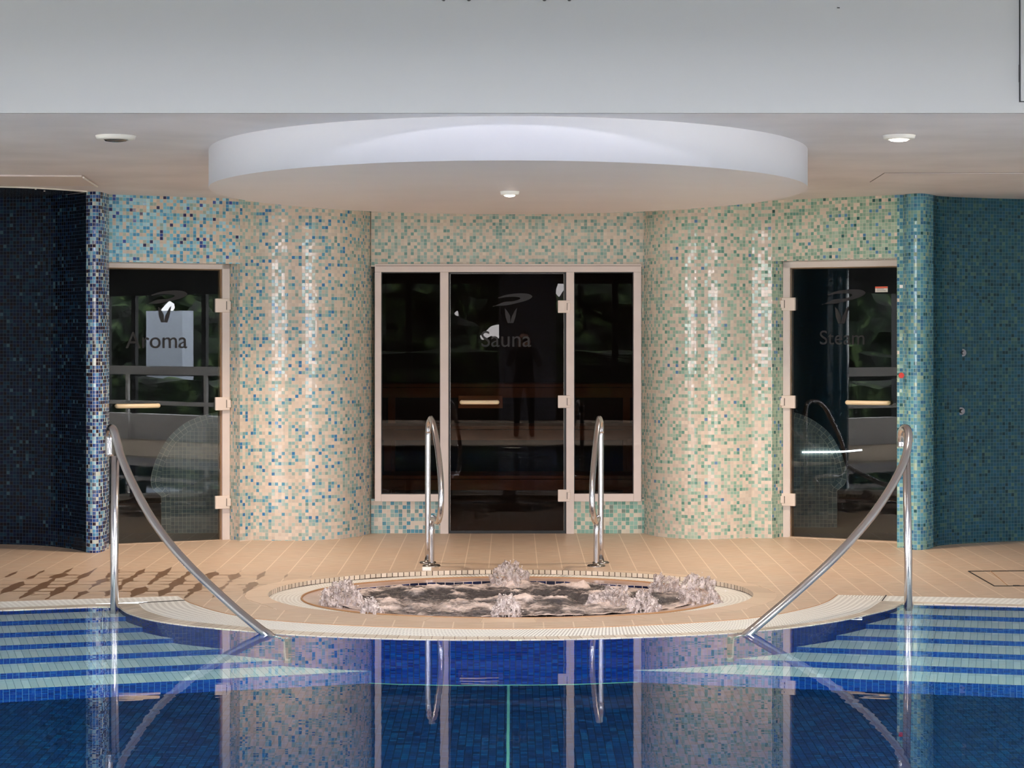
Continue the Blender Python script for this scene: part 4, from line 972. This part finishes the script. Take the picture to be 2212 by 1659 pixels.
pr = root('person', (PXc, PYc, -.045), 'person in dark hooded jacket and trousers raising a camera to the face', 'person')
cloth = plain('dark_jacket_cloth', (20, 21, 26), .9); skinm = plain('skin', (196, 150, 126), .5); hairm = plain('dark_hair', (28, 20, 16), .6)
chains = [[(0, 0, .90, .145), (0, .01, 1.05, .135), (0, .01, 1.22, .15), (0, 0, 1.34, .12), (0, .01, 1.41, .055), (0, .02, 1.47, .05)]]
for sg in (-1, 1):
    chains.append([(0, 0, .90, .145), (sg*.10, 0, .82, .095), (sg*.11, .01, .47, .062), (sg*.12, -.01, .06, .045), (sg*.13, .12, -.005, .036)])
    chains.append([(0, 0, 1.34, .12), (sg*.17, 0, 1.33, .062), (sg*.25, .08, 1.10, .048), (sg*.13, .20, 1.32, .036), (sg*.075, .205, 1.385, .030)])
skin('body', chains, cloth, pr)
bm = NB(); bmesh.ops.create_icosphere(bm, subdivisions=4, radius=1)
for v in bm.verts:
    p = v.co.copy(); x, y, z = p.x*.075, p.y*.095, p.z*.115
    if y > .05 and abs(x) < .018 and -.03 < z < .02: y += .018*(1-abs(x)/.018)     # nose
    if y > .06 and abs(abs(x)-.03) < .014 and .0 < z < .03: y -= .008              # eye sockets
    if z < -.05: x *= .82; y += .012
    v.co = Vector((x+PXc, y+PYc+.03, z+1.52))
obj('head', bm, skinm, pr, True)
for sg in (-1, 1):
    bm = NB(); bmesh.ops.create_icosphere(bm, subdivisions=2, radius=1, matrix=Matrix.Translation((PXc+sg*.078, PYc+.02, 1.52)) @ Matrix.Diagonal((.012, .022, .033, 1))); obj('ear', bm, skinm, pr, True)
    # palm with four bent fingers and a thumb
    hx = sg*.075
    ch = [[(hx, .205, 1.385, .030), (hx*.95, .212, 1.43, .030), (hx*.9, .218, 1.462, .026)]]
    for k in range(4): ch.append([(hx*.9, .218, 1.462, .026), (hx+sg*(-.022+.015*k), .232, 1.488-.003*abs(k-1.3), .009), (hx+sg*(-.034+.013*k), .262, 1.500-.004*k, .0085), (hx+sg*(-.046+.012*k), .276, 1.490-.004*k, .008)])
    ch.append([(hx*.95, .212, 1.43, .030), (hx-sg*.028, .196, 1.446, .011), (hx-sg*.038, .190, 1.478, .009)])
    skin('hand', ch, skinm, pr)
bm = NB(); bmesh.ops.create_icosphere(bm, subdivisions=4, radius=1)
for v in bm.verts:
    p = v.co; y = p.y*.112-.012; z = p.z*.128+.012
    if p.y > .35 and p.z < .55: y = min(y, .02)
    if p.z < -.1: y = min(y, .01)
    v.co = Vector((p.x*.09+PXc, y+PYc+.03, z+1.52))
obj('hair', bm, hairm, pr, True)
t = root('photo_camera', (PXc, PYc+.24, 1.50), 'black camera held up to the face of the person', 'camera')
bm = NB(); box(bm, PXc-.065, PXc+.065, PYc+.205, PYc+.25, 1.465, 1.545); box(bm, PXc-.022, PXc+.022, PYc+.21, PYc+.245, 1.545, 1.565); bevel(bm, .004, 2); obj('camera_body', bm, M['dark'], t)
bm = NB(); tube(bm, [(PXc, PYc+.25, 1.503), (PXc, PYc+.33, 1.503)], [.034, .037], 28); obj('lens', bm, M['dark'], t)

# ------------------------------------------------------------------ light
w = bpy.data.worlds.new('sky'); bpy.context.scene.world = w; w.use_nodes = True
bg = w.node_tree.nodes['Background']; bg.inputs[0].default_value = (.95, .96, 1.0, 1); bg.inputs[1].default_value = 17.0
def portal(loc, rot, sx_, sy_):
    ldt = bpy.data.lights.new('window_portal', 'AREA'); ldt.shape = 'RECTANGLE'; ldt.size = sx_; ldt.size_y = sy_
    ldt.cycles.is_portal = True
    o = bpy.data.objects.new('window_portal', ldt); COL.objects.link(o); o.location = loc; o.rotation_euler = rot
portal((0, -8, 1.65), (-math.pi/2, 0, math.pi), 16, 2.6) if False else portal((0, -7.9, 1.65), (math.pi/2, 0, 0), 16, 2.6)
portal((0, 3.4, HC+.2), (0, 0, 0), 6.2, 8.8)
portal((7.9, .8, 1.65), (math.pi/2, 0, math.pi/2), 17.6, 2.6)
portal((-7.9, .8, 1.65), (math.pi/2, 0, -math.pi/2), 17.6, 2.6)

sc = bpy.context.scene
sc.view_settings.view_transform = 'Standard'; sc.view_settings.look = 'None'; sc.view_settings.gamma = 1; sc.view_settings.exposure = 0.14
sc.view_settings.use_curve_mapping = False
sc.cycles.max_bounces = 9; sc.cycles.diffuse_bounces = 4; sc.cycles.transmission_bounces = 6; sc.cycles.glossy_bounces = 4
sc.cycles.use_adaptive_sampling = True; sc.cycles.adaptive_threshold = .06; sc.cycles.adaptive_min_samples = 20
sc.cycles.caustics_refractive = True; sc.cycles.caustics_reflective = True; sc.cycles.blur_glossy = .3
sc.cycles.use_denoising = True
